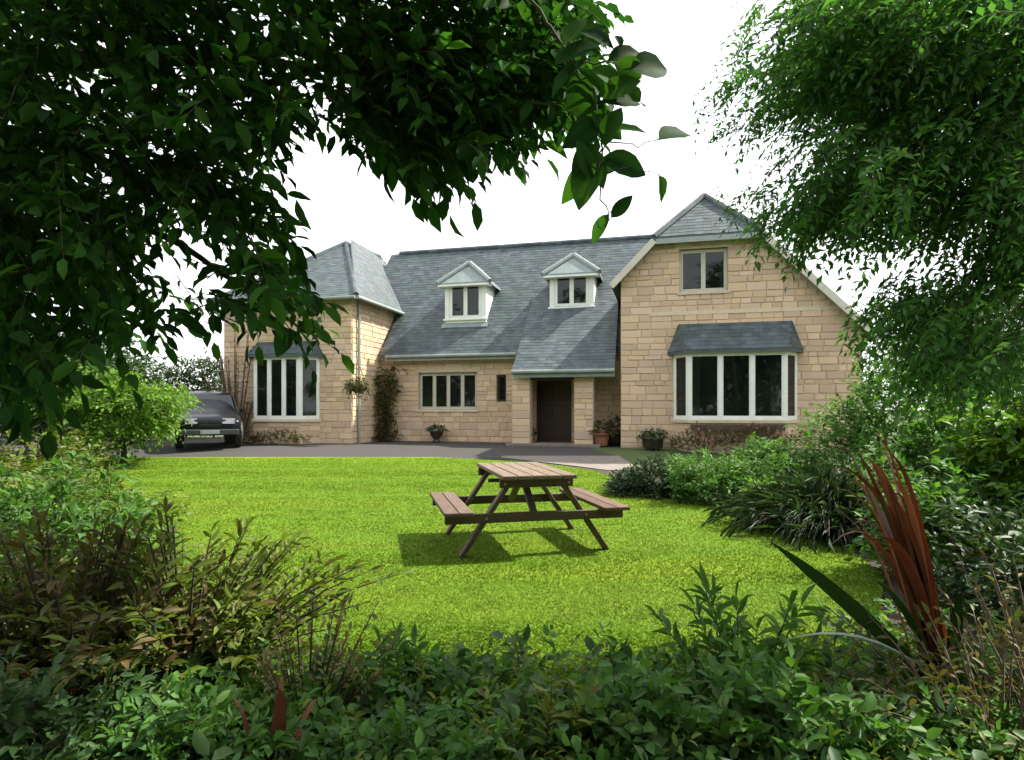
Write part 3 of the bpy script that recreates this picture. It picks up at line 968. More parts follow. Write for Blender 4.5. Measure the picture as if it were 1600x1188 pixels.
# ================================================================== the picnic table
pt = empty('picnic_table', (.11, 6.68, 0), 'dark wooden picnic table with attached benches standing on the lawn', 'picnic table', rz=R(13))
for i in range(5):
    x = -.375 + i * .152
    MB().box(x, x + .142, -.76 + random.uniform(-.006, .006), .76 + random.uniform(-.006, .006), .765, .805 + random.uniform(0, .003)).build('top_plank', M['plank'], pt, bevel=.008, seg=2)
for sx in (-1, 1):
    for k in range(2):
        x = sx * .66 + (k * .145 if sx > 0 else -k * .145)
        a, b = sorted((x, x + sx * .136))
        MB().box(a, b, -.76 + random.uniform(-.006, .006), .76, .43, .468).build('seat_plank', M['seat'], pt, bevel=.008, seg=2)
for sy in (-1, 1):
    y = sy * .56
    for sx in (-1, 1):
        l = MB().beam((sx * .24, y, .766), (sx * .76, y, 0.0), .045, .10, (0, 1, 0)).build('leg', M['stain'], pt, bevel=.005)
    yb = y + sy * .048
    MB().box(-.92, .92, yb - .0225, yb + .0225, .335, .429).build('seat_beam', M['stain'], pt, bevel=.006)
    MB().box(-.38, .38, yb - .0225, yb + .0225, .675, .764).build('top_beam', M['stain'], pt, bevel=.006)
    for sx in (-1, 1):
        for px, pz_ in ((.33, .715), (.515, .382)):
            MB().tube([(sx * px, yb + sy * .022, pz_), (sx * px, yb + sy * .032, pz_)], .013, 8).build('bolt', M['bolt'], pt)
    MB().beam((0, y - sy * .03, .38), (0, sy * .06, .70), .07, .045).build('brace', M['stain'], pt, bevel=.004)
MB().box(-.05, .05, -.10, .10, .70, .764).build('centre_beam', M['stain'], pt, bevel=.005)
MB().box(-.38, .38, -.025, .025, .66, .699).build('centre_beam', M['stain'], pt, bevel=.005)

# ================================================================== the parked car
def car():
    yaw = R(-62)
    root = empty('parked_car', (-10.15, 20.3, gz(20.3)), 'dark off-road car parked on the drive beside the house', 'car', rz=yaw)
    # cross sections along x: x, half width, floor, waist, half roof, top
    sec = [(-2.15, .74, .48, .95, .70, 1.00), (-2.10, .86, .42, 1.05, .72, 1.66), (-1.7, .90, .38, 1.06, .70, 1.78), (-.8, .91, .36, 1.06, .70, 1.83),
           (.1, .91, .36, 1.05, .69, 1.80), (.45, .91, .36, 1.05, .70, 1.66), (1.02, .91, .38, 1.06, .78, 1.13), (1.7, .90, .38, 1.02, .72, 1.07),
           (2.12, .86, .40, .90, .66, .98), (2.24, .78, .46, .78, .60, .86)]
    V, Fc = [], []
    for x, w, zb, zw, wr_, zt in sec:
        half = [(w * .88, zb), (w, zb + .16), (w * 1.01, (zb + zw) / 2 + .1), (w * .985, zw), (wr_ + .02, zt - .05), (wr_ * .8, zt), (0, zt + .015)]
        ring = half + [(-a, b) for a, b in half[-2::-1]]
        V += [(x, a, b) for a, b in ring]
    n = 13
    for i in range(len(sec) - 1):
        for k in range(n):
            a, b = i * n + k, i * n + (k + 1) % n
            Fc.append((a, b, b + n, a + n))
    Fc.append(tuple(range(n))); Fc.append(tuple(range((len(sec) - 1) * n, len(sec) * n))[::-1])
    mb = MB(); mb.add(V, Fc)
    b = mb.build('body', M['carpaint'], root, smooth=True)
    import bmesh
    bm = bmesh.new(); bm.from_mesh(b.data); bmesh.ops.recalc_face_normals(bm, faces=bm.faces[:]); bm.to_mesh(b.data); bm.free()
    for p in b.data.polygons: p.use_smooth = True
    sd = b.modifiers.new('round', 'SUBSURF'); sd.levels = 2; sd.render_levels = 2
    g = .018
    def pane(name, pts, m='carglass', th=.012):
        P = [Vector(p) for p in pts]
        nrm = (P[1] - P[0]).cross(P[2] - P[0]).normalized()
        k = len(P)
        MB().add([p + nrm * th for p in P] + [p - nrm * .03 for p in P], [tuple(range(k)), tuple(range(2 * k - 1, k - 1, -1))] +
                 [(i, i + k, (i + 1) % k + k, (i + 1) % k) for i in range(k)]).build(name, M[m], root, bevel=.004)
    pane('windscreen', [(.98, -.76, 1.14), (.98, .76, 1.14), (.42, .67, 1.665), (.42, -.67, 1.665)])
    pane('rear_window', [(-2.13, .66, 1.14), (-2.13, -.66, 1.14), (-2.03, -.62, 1.62), (-2.03, .62, 1.62)])
    for s in (-1, 1):
        q = lambda pts: [(x, s * y, z) for x, y, z in (pts if s < 0 else pts[::-1])]
        pane('side_window', q([(.80, .885, 1.11), (.05, .90, 1.11), (.05, .755, 1.66), (.34, .75, 1.62)][::-1]))
        pane('side_window', q([(-.02, .90, 1.11), (-.92, .90, 1.11), (-.92, .755, 1.68), (-.02, .755, 1.67)][::-1]))
        pane('side_window', q([(-1.0, .90, 1.11), (-1.85, .885, 1.11), (-1.75, .755, 1.63), (-1.0, .755, 1.68)][::-1]))
        pane('headlamp', [(2.235, s * .50 - .17, .76), (2.235, s * .50 + .17, .76), (2.16, s * .52 + .17, .93), (2.16, s * .50 - .17, .93)], 'lamp')
        MB().box(.55, .70, s * .93 - .11 * (s < 0), s * .93 + .11 * (s > 0), 1.10, 1.24).build('wing_mirror', M['carpaint'], root, bevel=.03, seg=2)
        for x in (1.40, -1.35):
            wz = .36
            y0, y1 = (s * .70, s * .93)
            t = MB().tube([(x, y0, wz), (x, y0 + s * .03, wz), (x, y1 - s * .03, wz), (x, y1, wz)], [.33, .36, .36, .33], 28).build('wheel', M['tyre'], root)
            MB().tube([(x, y1 - s * .002, wz), (x, y1 + s * .008, wz)], [.235, .22], 24).build('rim', M['rim'], t)
            MB().tube([(x + math.cos(a) * .44, s * .905, wz + math.sin(a) * .44) for a in np.linspace(-.15, math.pi + .15, 15)], .045, 6).build('wheel_arch', M['plastic'], root)
    MB().box(2.20, 2.29, -.80, .80, .42, .60).build('bumper', M['plastic'], root, bevel=.03, seg=2)
    MB().box(-2.24, -2.10, -.80, .80, .42, .60).build('bumper', M['plastic'], root, bevel=.03, seg=2)
    gr = MB()
    for k in range(4): gr.box(2.225, 2.262, -.30, .30, .69 + k * .05, .71 + k * .05)
    gr.build('grille', M['plastic'], root)
    MB().box(2.291, 2.30, -.26, .26, .46, .57).build('number_plate', M['gutter'], root, bevel=.004)
    for s in (-1, 1): MB().tube([(-1.7, s * .62, 1.84), (-.8, s * .62, 1.90), (.0, s * .62, 1.86)], .018, 6).build('roof_rail', M['plastic'], root)
car()

# ================================================================== plants
def dome(name, label, cat, x, y, h, r, n, tl, nl, lL, lW, m, stem='twig', group=None, z0=.12, droop=.35, up=.6, shell=.35, fine=False, stems=9, part='foliage', sx=1.0, **kw):
    z = gz(y) - .02
    root = empty(name, (x, y, z), label, cat, group)
    d = unit(rng.normal(0, 1, (n, 3)))
    d[:, 2] = np.abs(d[:, 2])
    k = rng.uniform(shell, 1.0, n) ** .6
    lump = 1 + .16 * np.sin(d[:, 0] * 5 + x * 3) + .14 * np.sin(d[:, 1] * 6 + y) + .12 * np.sin(d[:, 2] * 7 + x)
    k = k * lump
    P = d * k[:, None] * np.array([r * sx, r, h * (1 - z0)]) + np.array([0, 0, h * z0])
    D = d * np.array([1, 1, .7]) + np.array([0, 0, up]) + rng.normal(0, .35, (n, 3))
    P = P - unit(D) * tl * .7
    P[:, 2] = np.maximum(P[:, 2], .02)
    foliage(root, P, D, tl, nl, lL, lW, M[m], name=part, stem=M[stem], droop=droop, fine=fine, **kw)
    for i in range(stems):
        q = P[rng.integers(n)]
        a = rng.uniform(0, 6.28); rr = r * .18
        MB().tube([(math.cos(a) * rr * .3, math.sin(a) * rr * .3, -.02), tuple(q * .45 + np.array([0, 0, h * .12])), tuple(q)], [.006 + h * .012, .005 + h * .007, .004], 5).build('stem', M[stem], root)
    return root

def fan(name, label, cat, x, y, h, r, n, nl, lL, lW, m, stem='twig', group=None, droop=.3, base=.05, fine=True, t0=.2, part='foliage', **kw):
    """many leafy stems fanning out of one base"""
    z = gz(y) - .01
    root = empty(name, (x, y, z), label, cat, group)
    a = rng.uniform(0, 6.283, n); k = np.sqrt(rng.uniform(0, 1, n))
    P = np.stack([np.cos(a) * k * base, np.sin(a) * k * base, 0 * a], 1)
    D = np.stack([np.cos(a) * k * r, np.sin(a) * k * r, np.full(n, h) * (1.15 - .45 * k)], 1)
    L = np.linalg.norm(D, axis=1)
    foliage(root, P, D, L, nl, lL, lW, M[m], name=part, stem=M[stem], droop=droop, fine=fine, t0=t0, **kw)
    return root

# ---- large broad-leaved tree that hangs over the garden
T1 = (-4.7, 3.7)
tree = empty('broadleaf_tree', (T1[0], T1[1], 0), 'large dark broad-leaved tree hanging over the garden from the left and along the top', 'tree')
CAN = [(-150, -260), (860, -260), (905, -40), (925, 40), (900, 90), (880, 150), (800, 175), (735, 215), (700, 238), (640, 232), (600, 250), (560, 210), (525, 160), (480, 150),
       (440, 170), (425, 215), (395, 240), (400, 275), (440, 300), (460, 330), (440, 375), (425, 395), (465, 420), (490, 455), (492, 490), (460, 500), (400, 478), (345, 465),
       (290, 480), (230, 480), (190, 515), (120, 580), (40, 610), (-150, 640)]
HOLES = [(285, 385, 56, 1.3), (245, 330, 16, 1.2), (150, 250, 36, .8), (465, 85, 16, 1.4), (62, 205, 15, 1), (240, 445, 14, 1), (175, 445, 18, 1.2), (370, 395, 14, 1), (165, 545, 16, 1.6), (305, 450, 12, 1), (795, 40, 14, 1), (500, 150, 16, 1)]
P = crown_points(CAN, 2100, 2.5, 4.3, HOLES)
P = np.concatenate([P, crown_points([(540, 60), (890, 20), (905, 100), (870, 150), (740, 215), (690, 240), (610, 250), (560, 190)], 330, 2.6, 4.2, HOLES)])
c0 = np.array([T1[0], T1[1], 3.0])
D = unit(P - c0) * .8 + np.array([0, -.1, -.25]) + rng.normal(0, .45, P.shape)
P = P - unit(D) * .16
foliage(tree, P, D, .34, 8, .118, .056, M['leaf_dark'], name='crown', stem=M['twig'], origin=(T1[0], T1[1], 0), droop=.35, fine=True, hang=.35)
def limb(pts, r0, r1, nm='limb', n=10, par=None, org=None, m='bark'):
    pts = [Vector(p) - Vector(org) for p in pts]
    fine, rr = [], []
    for i in range(len(pts) - 1):
        for k in range(4):
            a = i + k / 4
            p = pts[i].lerp(pts[i + 1], k / 4)
            fine.append(p + Vector((random.uniform(-1, 1), random.uniform(-1, 1), random.uniform(-1, 1))) * .012)
            rr.append(r0 + (r1 - r0) * a / (len(pts) - 1))
    fine.append(pts[-1]); rr.append(r1)
    return MB().tube(fine, rr, n).build(nm, M[m], par, smooth=True)
o1 = (T1[0], T1[1], 0)
limb([(T1[0], T1[1], -.1), (T1[0] + .05, T1[1], 1.2), (T1[0] + .2, T1[1], 2.6), (T1[0] + .3, T1[1] - .1, 4.4)], .26, .15, 'trunk', 14, tree, o1)
for e in ((180, 250, 3.6), (430, 120, 3.4), (620, 130, 3.2), (330, 340, 3.5), (120, 470, 3.6), (430, 480, 3.7), (760, 60, 3.0)):
    q = W(*e)
    b = np.array([T1[0] + .2, T1[1], random.uniform(1.9, 3.6)])
    mid = b * .5 + q * .5 + np.array([0, 0, .22])
    limb([b, b * .75 + mid * .25 + np.array([0, 0, .12]), mid, mid * .4 + q * .6 + np.array([0, 0, .08]), q], .055, .010, 'limb', 7, tree, o1)

def one_leaf(L, Wd, name='leaf', m='leaf_dark', rows=8):
    ts = [-.16] + list(np.linspace(0, 1, rows))
    curl, twist = rng.uniform(.10, .30), rng.normal(0, .12)
    V, F = [], []
    for t in ts:
        w = .018 if t < 0 else Wd / L * .5 * max(.02, math.sin(math.pi * min(1, max(0, t)) ** .86)) ** .8 + .004
        for k in (-1, -.5, 0, .5, 1):
            y = w * k
            V.append((t * L, y * L, L * (.30 * abs(y) - curl * max(t, 0) ** 2 + twist * y * 2 * t + .012 * math.sin(t * 17 + k * 2) * abs(k))))
    for r_ in range(len(ts) - 1):
        for k in range(4):
            i0 = r_ * 5 + k
            F.append((i0, i0 + 1, i0 + 6, i0 + 5))
    me = np_mesh(name, V, F)
    for p in me.polygons: p.use_smooth = True
    me.materials.append(M[m])
    return me
leaf_me = [one_leaf(.135 * k, .066 * k) for k in (.8, .9, 1, 1.1, 1.2)]
def place_leaf(p, ax, nr, me, par, org, sc=1.0, name='leaf'):
    ax = Vector(ax).normalized(); nr = Vector(nr)
    sd = nr.cross(ax).normalized(); nr = ax.cross(sd).normalized()
    o = bpy.data.objects.new(name, me)
    COL.objects.link(o)
    o.parent = par
    Mx = Matrix(((ax.x, sd.x, nr.x, 0), (ax.y, sd.y, nr.y, 0), (ax.z, sd.z, nr.z, 0), (0, 0, 0, 1)))
    o.matrix_local = Matrix.Translation(Vector(p) - Vector(org)) @ Mx @ Matrix.Scale(sc, 4)
    return o
# single leaves that stand out along the rim of the crown
RIM = [(880, 150), (840, 170), (800, 178), (735, 228), (700, 258), (640, 255), (600, 285), (560, 240), (525, 180), (480, 160), (440, 175), (425, 220), (400, 240), (405, 275), (445, 300),
       (470, 335), (450, 375), (435, 400), (470, 430), (500, 470), (500, 505), (470, 520), (400, 505), (345, 490), (290, 500), (230, 500)]
for (u0_, v0_), (u1_, v1_) in zip(RIM, RIM[1:]):
    for k in range(max(2, int(math.hypot(u1_ - u0_, v1_ - v0_) / 14))):
        f = random.random()
        u, v = u0_ + (u1_ - u0_) * f + random.gauss(0, 7), v0_ + (v1_ - v0_) * f + random.gauss(0, 7)
        place_leaf(W(u, v, random.uniform(2.7, 3.7)), (random.gauss(.5, .5), random.gauss(0, .4), random.gauss(-.55, .4)), (random.gauss(0, .5), random.gauss(-.3, .4), 1), random.choice(leaf_me), tree, o1)
# the long spray that hangs clear of the crown against the sky
SD = 2.35
sp_pts = [(700, -140), (790, -60), (840, 20), (885, 75), (925, 140), (940, 205), (935, 265), (945, 320), (950, 345)]
spray = limb([W(u, v, SD) for u, v in sp_pts], .007, .002, 'spray', 6, tree, o1, 'twig')
side = limb([W(u, v, SD) for u, v in ((905, 105), (955, 95), (1000, 100))], .004, .0015, 'side_twig', 5, spray, (0, 0, 0), 'twig')
side.location = (0, 0, 0)
side.data.transform(Matrix.Translation((-o1[0], -o1[1], -o1[2])))
bigs = [one_leaf(.172, w_) for w_ in (.096, .082, .088, .074, .092)]
for (u, v, u2, v2) in ((935, 70, 868, 88), (950, 95, 1008, 70), (985, 108, 1052, 98), (935, 150, 1000, 122), (928, 145, 878, 165), (940, 205, 1008, 195), (935, 190, 885, 225), (938, 250, 1012, 262),
                       (932, 245, 880, 315), (945, 228, 965, 165), (925, 280, 905, 215), (955, 340, 988, 305), (952, 335, 918, 380), (1030, 275, 1040, 318), (1030, 218, 1083, 197), (905, 110, 955, 150), (920, 230, 948, 290), (905, 50, 960, 62), (890, 110, 930, 205), (1000, 160, 950, 120),
                       (925, 175, 975, 215), (940, 160, 1005, 150), (900, 60, 950, 35), (915, 95, 860, 135), (930, 225, 895, 265), (940, 275, 975, 235), (925, 110, 985, 130), (925, 250, 905, 315), (880, 70, 915, 20), (960, 100, 1010, 120)):
    a, b = W(u, v, SD + random.uniform(-.05, .05)), W(u2, v2, SD + random.uniform(-.08, .08))
    L = np.linalg.norm(b - a)
    place_leaf(a, b - a, (random.gauss(0, .25), -1, random.gauss(.35, .3)), random.choice(bigs), spray, o1, L / .172)
for pts in (((950, 270), (1000, 262), (1031, 275)), ((945, 215), (1000, 225), (1030, 218))):
    tw = limb([W(u, v, SD) for u, v in pts], .003, .0012, 'side_twig', 5, spray, o1, 'twig')

# ---- feathery tree on the other side
T2 = (4.9, 3.8)
ash = empty('feathery_tree', (T2[0], T2[1], 0), 'feathery green tree arching over the right side in front of the tall gable', 'tree')
o2 = (T2[0], T2[1], 0)
limb([(T2[0], T2[1], -.1), (T2[0] - .1, T2[1], 1.5), (T2[0] - .3, T2[1], 3.2), (T2[0] - .4, T2[1], 4.4)], .20, .08, 'trunk', 14, ash, o2)
ASH = [(1225, -70), (1205, 0), (1200, 90), (1215, 150), (1285, 190), (1265, 240), (1225, 290), (1195, 325), (1215, 370), (1280, 395), (1275, 440), (1330, 470), (1345, 505), (1370, 545), (1385, 590), (1410, 600), (1440, 590), (1520, 560),
       (1640, 550), (1640, -40)]
AH = [(1385, 408, 105, .62), (1320, 400, 50, 1.3), (1570, 465, 85, .55), (1500, 350, 50, .6), (1430, 100, 30, 1), (1395, 95, 22, .9), (1325, 130, 26, .8), (1520, 40, 16, 1), (1470, 345, 24, .5), (1440, 30, 12, 1), (1290, 250, 15, 1), (1580, 60, 14, 1)]
cc = crown_points([(u + 42, v) for u, v in ASH], 285, 2.9, 4.2, AH)
P = np.repeat(cc, 17, 0) + rng.normal(0, 1, (285 * 17, 3)) * np.array([.13, .14, .08])
c0 = np.array([T2[0] - .3, T2[1], 3.8])
D = unit(P - c0) * np.array([1, .7, .5]) + np.array([0, 0, -.35]) + rng.normal(0, .38, P.shape)
P = P - unit(D) * .15
foliage(ash, P, D, .23, 11, .062, .026, M['leaf_ash'], name='crown', stem=M['twig'], origin=o2, droop=.45, fine=False, spread=1.1, jit=.2)
# wisps that hang out over the sky
WI = [(1115, 165), (1150, 130), (1165, 70), (1180, 170), (1140, 190), (1200, 190), (1170, 215), (1230, 180), (1175, 110), (1190, 300), (1165, 325), (1185, 345), (1230, 250), (1255, 215), (1170, 20), (1210, 330), (1240, 385)]
P = np.concatenate([np.array([W(u + random.gauss(0, 14), v + random.gauss(0, 16), random.uniform(3.3, 4.1)) for k in range(10)]) for u, v in WI])
D = np.array([-.8, 0, -.5]) + rng.normal(0, .45, P.shape)
foliage(ash, P - unit(D) * .1, D, .18, 10, .045, .016, M['leaf_ash'], name='wisps', stem=M['twig'], origin=o2, droop=.4, fine=False, spread=1.1, jit=.2)
for e in ((1270, 60, 3.8), (1240, 320, 3.7), (1380, 480, 3.8), (1420, 250, 3.6), (1480, 540, 3.8), (1210, 165, 3.8), (1380, 40, 3.7), (1500, 420, 3.6)):
    q = W(*e)
    b = np.array([T2[0] - .25, T2[1], min(4.2, max(1.3, q[2] * .75 + .3))])
    mid = (b + q) / 2 + np.array([0, 0, .25])
    mid = mid + rng.normal(0, .18, 3)
    limb([b, (b + mid) / 2 + rng.normal(0, .1, 3), mid, (mid + q) / 2 + rng.normal(0, .07, 3), q], .03, .004, 'limb', 7, ash, o2)

# ---- behind and beside the house
def hedge(name, label, x0, x1, y, dpt, h, n, m='leaf_hedge', rz=0.0, at=None):
    root = empty(name, at or ((x0 + x1) / 2, y, gz(y) - .02), label, 'hedge', 'unseen hedges added for the window reflections' if h > 5 else None, rz=rz)
    w = (x1 - x0) / 2
    P = np.stack([rng.uniform(-w, w, n), rng.uniform(-dpt / 2, dpt / 2, n), rng.uniform(.1, h, n)], 1)
    P[:, 2] *= 1 + .06 * np.sin(P[:, 0] * 2.1) + .04 * np.sin(P[:, 0] * 5.3)
    D = rng.normal(0, .6, (n, 3)) + np.array([0, -.3, .7])
    foliage(root, P, D, .5, 6, .16 if h < 5 else .3, .085 if h < 5 else .16, M[m], stem=M['twig'], fine=False)
    for i in range(int((x1 - x0) / 1.2)):
        MB().tube([(-w + .6 + i * 1.2, 0, 0), (-w + .6 + i * 1.2 + random.uniform(-.1, .1), 0, h * .8)], [.05, .02], 6).build('stem', M['bark'], root)
hedge('garden_hedge', 'tall clipped green hedge behind the parked car', -28, -12.4, 26.5, 1.4, 3.15, 6500)

def small_tree(name, label, x, y, h, r, trunk, n, tl, nl, lL, lW, m, **kw):
    z = gz(y) - .03
    root = empty(name, (x, y, z), label, 'tree')
    d = unit(rng.normal(0, 1, (n, 3)))
    k = rng.uniform(.2, 1, n) ** .5
    lump = 1 + .2 * np.sin(d[:, 0] * 4 + x) + .18 * np.sin(d[:, 1] * 5 + y) + .15 * np.sin(d[:, 2] * 6)
    hh = (h - trunk) / 2
    P = d * (k * lump)[:, None] * np.array([r, r, hh]) + np.array([0, 0, trunk + hh])
    D = d + np.array([0, 0, .2]) + rng.normal(0, .4, (n, 3))
    foliage(root, P - unit(D) * tl * .7, D, tl, nl, lL, lW, M[m], name='crown', stem=M['twig'], fine=False, **kw)
    MB().tube([(0, 0, -.05), (.03, 0, trunk * .6), (0, .02, trunk), (.05, 0, trunk + hh * .9)], [.085, .07, .06, .02], 9).build('trunk', M['bark'], root, smooth=True)
    for i in range(7):
        q = P[rng.integers(n)] * .85
        MB().tube([(0, 0, trunk * .9), tuple((q + np.array([0, 0, trunk * 1.1])) / 2), tuple(q)], [.04, .025, .008], 6).build('limb', M['bark'], root)
small_tree('lime_tree', 'small round bright green tree by the drive, in front of the parked car', -9.98, 15.6, 2.65, 1.8, .62, 1300, .42, 8, .13, .07, 'leaf_lime', droop=.5)
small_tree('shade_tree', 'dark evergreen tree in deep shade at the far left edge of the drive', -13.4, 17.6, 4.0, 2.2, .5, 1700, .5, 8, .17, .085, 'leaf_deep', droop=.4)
small_tree('hedgerow_tree', 'dark tree of the hedgerow behind the lime green tree', -16.8, 22.6, 4.4, 2.6, .9, 2600, .5, 8, .16, .07, 'leaf_hedge', droop=.4)
fan('wispy_shrub', 'tall thin brownish shrub between the parked car and the house corner', 'shrub', -9.85, 21.6, 3.9, .75, 26, 16, .13, .05, 'leaf_brown', 'pale_twig', droop=.12, base=.25, fine=False, t0=.35)
hedge('reflection_hedge', 'unseen tall leafy hedge behind the viewer, added to darken the window reflections', -30, 16, -7.0, 1.6, 6.5, 3600)  # out of view, added so that the panes reflect dark green
hedge('reflection_hedge', 'unseen tall leafy hedge beyond the drive, added to darken the left window reflections', -14, 14, 0, 1.6, 6.5, 2400, rz=R(90), at=(-30, 7, -.02))  # second unseen hedge, set where the left panes would mirror bright sky
for i, (x, h) in enumerate(((-11, 12.5), (-4, 14), (3.5, 13.5), (11, 13), (-18, 13), (-26, 12.5))):
    small_tree('boundary_tree', ('tall tree at the back of the garden mirrored in the left windows', 'tallest tree at the back of the garden behind the viewer', 'tall tree at the back of the garden mirrored in the middle windows', 'tall tree at the back of the garden mirrored in the right bay', 'tall tree at the back of the garden towards the drive', 'tall tree at the far back corner of the garden')[i], x, -9.0 - i % 2, h, 4.2, 1.5, 900, 1.3, 8, .48, .26, 'leaf_hedge', droop=.4)
for i, (u, y, h, r) in enumerate(((1480, 24, 6.5, 3.0), (1640, 19, 6.0, 2.8))):
    small_tree('garden_tree', ('leafy green tree behind the right end of the house', 'leafy green tree further right beyond the feathery tree')[i], (u - 800) / FPX * y, y, h, r, 1.0, 1500, .6, 8, .17, .08, 'leaf_hedge', droop=.4)

# climber in the corner between wing and main wall
p = HW(-4.80, -.32)
cl = empty('climbing_plant', tuple(p), 'brownish climbing plant trained up the corner between wing and main wall', 'climber')
n = 330
zz = rng.uniform(.05, 2.75, n)
wd_ = np.interp(zz, [0, .4, 1.5, 2.1, 2.75], [.55, .46, .34, .50, .40])
a = rng.uniform(0, 6.283, n)
P = np.stack([np.cos(a) * wd_ * rng.uniform(.2, 1, n) + np.where(zz > 1.7, rng.uniform(-.1, .3, n), 0), np.sin(a) * wd_ * .5 - .05, zz], 1)
D = rng.normal(0, .6, (n, 3)) + np.array([0, -.5, .2])
foliage(cl, P, D, .26, 8, .10, .055, M['leaf_climb'], stem=M['twig'], fine=False, droop=.5)
for k in range(4):
    MB().tube([(.04 * k - .06, 0, 0), (.05 * k - .1, .03, 1.0), (.1 * k - .2, .02, 2.0), (.22 * k - .6, .0, 2.5)], [.028, .022, .018, .008], 6).build('stem', M['bark'], cl)

# hanging basket on a bracket at the near corner of the wing
bs = s_at(560, WT - .42)
hb = empty('hanging_basket', tuple(HW(bs, WT - .42, z_at(604, bs, WT - .42))), 'hanging basket of trailing plants by the corner of the left wing', 'hanging basket', rz=-A)
MB().lathe([(.04, -.24), (.16, -.20), (.24, -.10), (.27, .02), (.25, .03)], 18).build('basket', M['bark'], hb, smooth=True)
br = MB().tube([(0, .41, .62), (0, 0, .66), (0, -.03, .60)], .012, 6).tube([(0, .41, .30), (0, .12, .62)], .010, 6)
br.build('bracket', M['plastic'], hb)
ch = MB()
for k in range(3):
    ch.tube([(.25 * math.cos(k * 2.1), .25 * math.sin(k * 2.1), .03), (0, -.03, .60)], .006, 5)
ch.build('chain', M['plastic'], hb)
n = 130
d = unit(rng.normal(0, 1, (n, 3)))
P = d * (rng.uniform(.3, 1, n))[:, None] * np.array([.38, .30, .2]) + np.array([0, 0, .06])
foliage(hb, P, d * np.array([1, 1, .5]) + rng.normal(0, .3, (n, 3)), .2, 7, .085, .045, M['leaf_climb'], stem=M['twig'], fine=False, droop=.9)

def potted(name, label, s, t, prof, pm, h, r, n, m, lL=.09, lW=.045, z=0.0):
    p = HW(s, t, z)
    root = empty(name, tuple(p), label, 'potted plant')
    MB().lathe(prof, 22).build('pot', M[pm], root, smooth=True)
    top = prof[-1][1]
    MB().lathe([(prof[-1][0] * .86, top - .04), (prof[-1][0] * .84, top - .015)], 18).build('compost', M['soil'], root)
    d = unit(rng.normal(0, 1, (n, 3))); d[:, 2] = np.abs(d[:, 2])
    P = d * (rng.uniform(.2, .9, n) ** .6)[:, None] * np.array([r, r, h]) + np.array([0, 0, top - .02])
    foliage(root, P, d + np.array([0, 0, .4]) + rng.normal(0, .3, (n, 3)), .18, 6, lL, lW, M[m], stem=M['twig'], fine=False, droop=.5)
URN = [(.13, 0), (.16, .03), (.10, .08), (.12, .14), (.22, .26), (.25, .36), (.28, .38), (.27, .42)]
POT = [(.17, 0), (.19, .03), (.23, .24), (.25, .36), (.275, .37), (.275, .42)]
su = s_at(682, -.45)
potted('urn_planter', 'dark footed urn with a low plant under the four-light window', su, -.45, URN, 'darkpot', .22, .34, 60, 'leaf_deep')
potted('terracotta_pot', 'brown pot with a bushy plant just beside the porch pillar', s_at(940, -1.35), -1.35, POT, 'terracotta', .46, .36, 80, 'leaf_climb')
potted('tub_planter', 'low dark tub of plants in front of the gable by its near corner', s_at(1020, GT - .5), GT - .5, [(.26, 0), (.30, .04), (.33, .28), (.36, .30), (.36, .34)], 'darkpot', .24, .42, 80, 'leaf_deep')
potted('clay_pot', 'small clay pot with a dark plant inside the porch by the door', s_at(830, -.9), -.9, [(.11, 0), (.13, .02), (.16, .24), (.18, .25), (.18, .29)], 'terracotta', .25, .2, 40, 'leaf_deep', z=.07)
potted('door_pot', 'tall leafy plant in a dark pot against the wall right of the porch', s_at(960, -.55), -.55, POT, 'darkpot', .6, .3, 80, 'leaf_brown')

# planting beds below the two bays
def under_bay(x0, x1, t, h, n, m, label, cat, flowers=None):
    c_ = HW((x0 + x1) / 2, t)
    root = empty('border_plants', tuple(c_), label, cat, rz=-A)
    w = (x1 - x0) / 2
    P = np.stack([rng.uniform(-w, w, n), rng.uniform(-.3, .25, n), rng.uniform(0, h * .6, n)], 1)
    P[:, 2] *= 1 + .4 * np.sin(P[:, 0] * 4.1)
    D = rng.normal(0, .45, (n, 3)) + np.array([0, -.2, 1])
    foliage(root, P, D, .3, 8, .085, .035, M[m], stem=M['twig'], fine=False)
    if flowers:
        q = P[:int(n * .35)] + np.array([0, -.1, .2])
        foliage(root, q, rng.normal(0, .5, q.shape) + np.array([0, 0, 1]), .1, 5, .05, .045, M[flowers], name='flowers', fine=False)
under_bay(by0 - .1, by1 + .3, GT - 1.0, .75, 320, 'leaf_climb', 'low border plants with dull pink flowers below the right bay window', 'border plants', 'petal')
under_bay(lb0 - .2, lb1 + .2, WT - 1.0, .5, 200, 'leaf_climb', 'low brownish border plants below the bay window of the left wing', 'border plants')
def trough(x0, x1, t, z, label):
    c_ = HW((x0 + x1) / 2, t, z)
    root = empty('window_box', tuple(c_), label, 'window box', rz=-A)
    w = (x1 - x0) / 2
    b_ = MB(); b_.box(-w, w, -.11, -.09, 0, .17).box(-w, w, .09, .11, 0, .17).box(-w, w, -.09, .09, 0, .02).box(-w, -w + .02, -.09, .09, .02, .17).box(w - .02, w, -.09, .09, .02, .17)
    b_.build('trough', M['stain'], root)
    MB().box(-w + .021, w - .021, -.089, .089, .021, .14).build('compost', M['soil'], root)
    n = 90
    P = np.stack([rng.uniform(-w, w, n), rng.uniform(-.08, .08, n), np.full(n, .13)], 1)
    foliage(root, P, rng.normal(0, .5, (n, 3)) + np.array([0, -.25, .5]), .13, 6, .05, .03, M['leaf_climb'], stem=M['twig'], fine=False, droop=.9)
trough(by0 + .5, by1 - .5, GT - .62 - .19, bz0 - .30, 'long dark window box fixed below the right bay window')

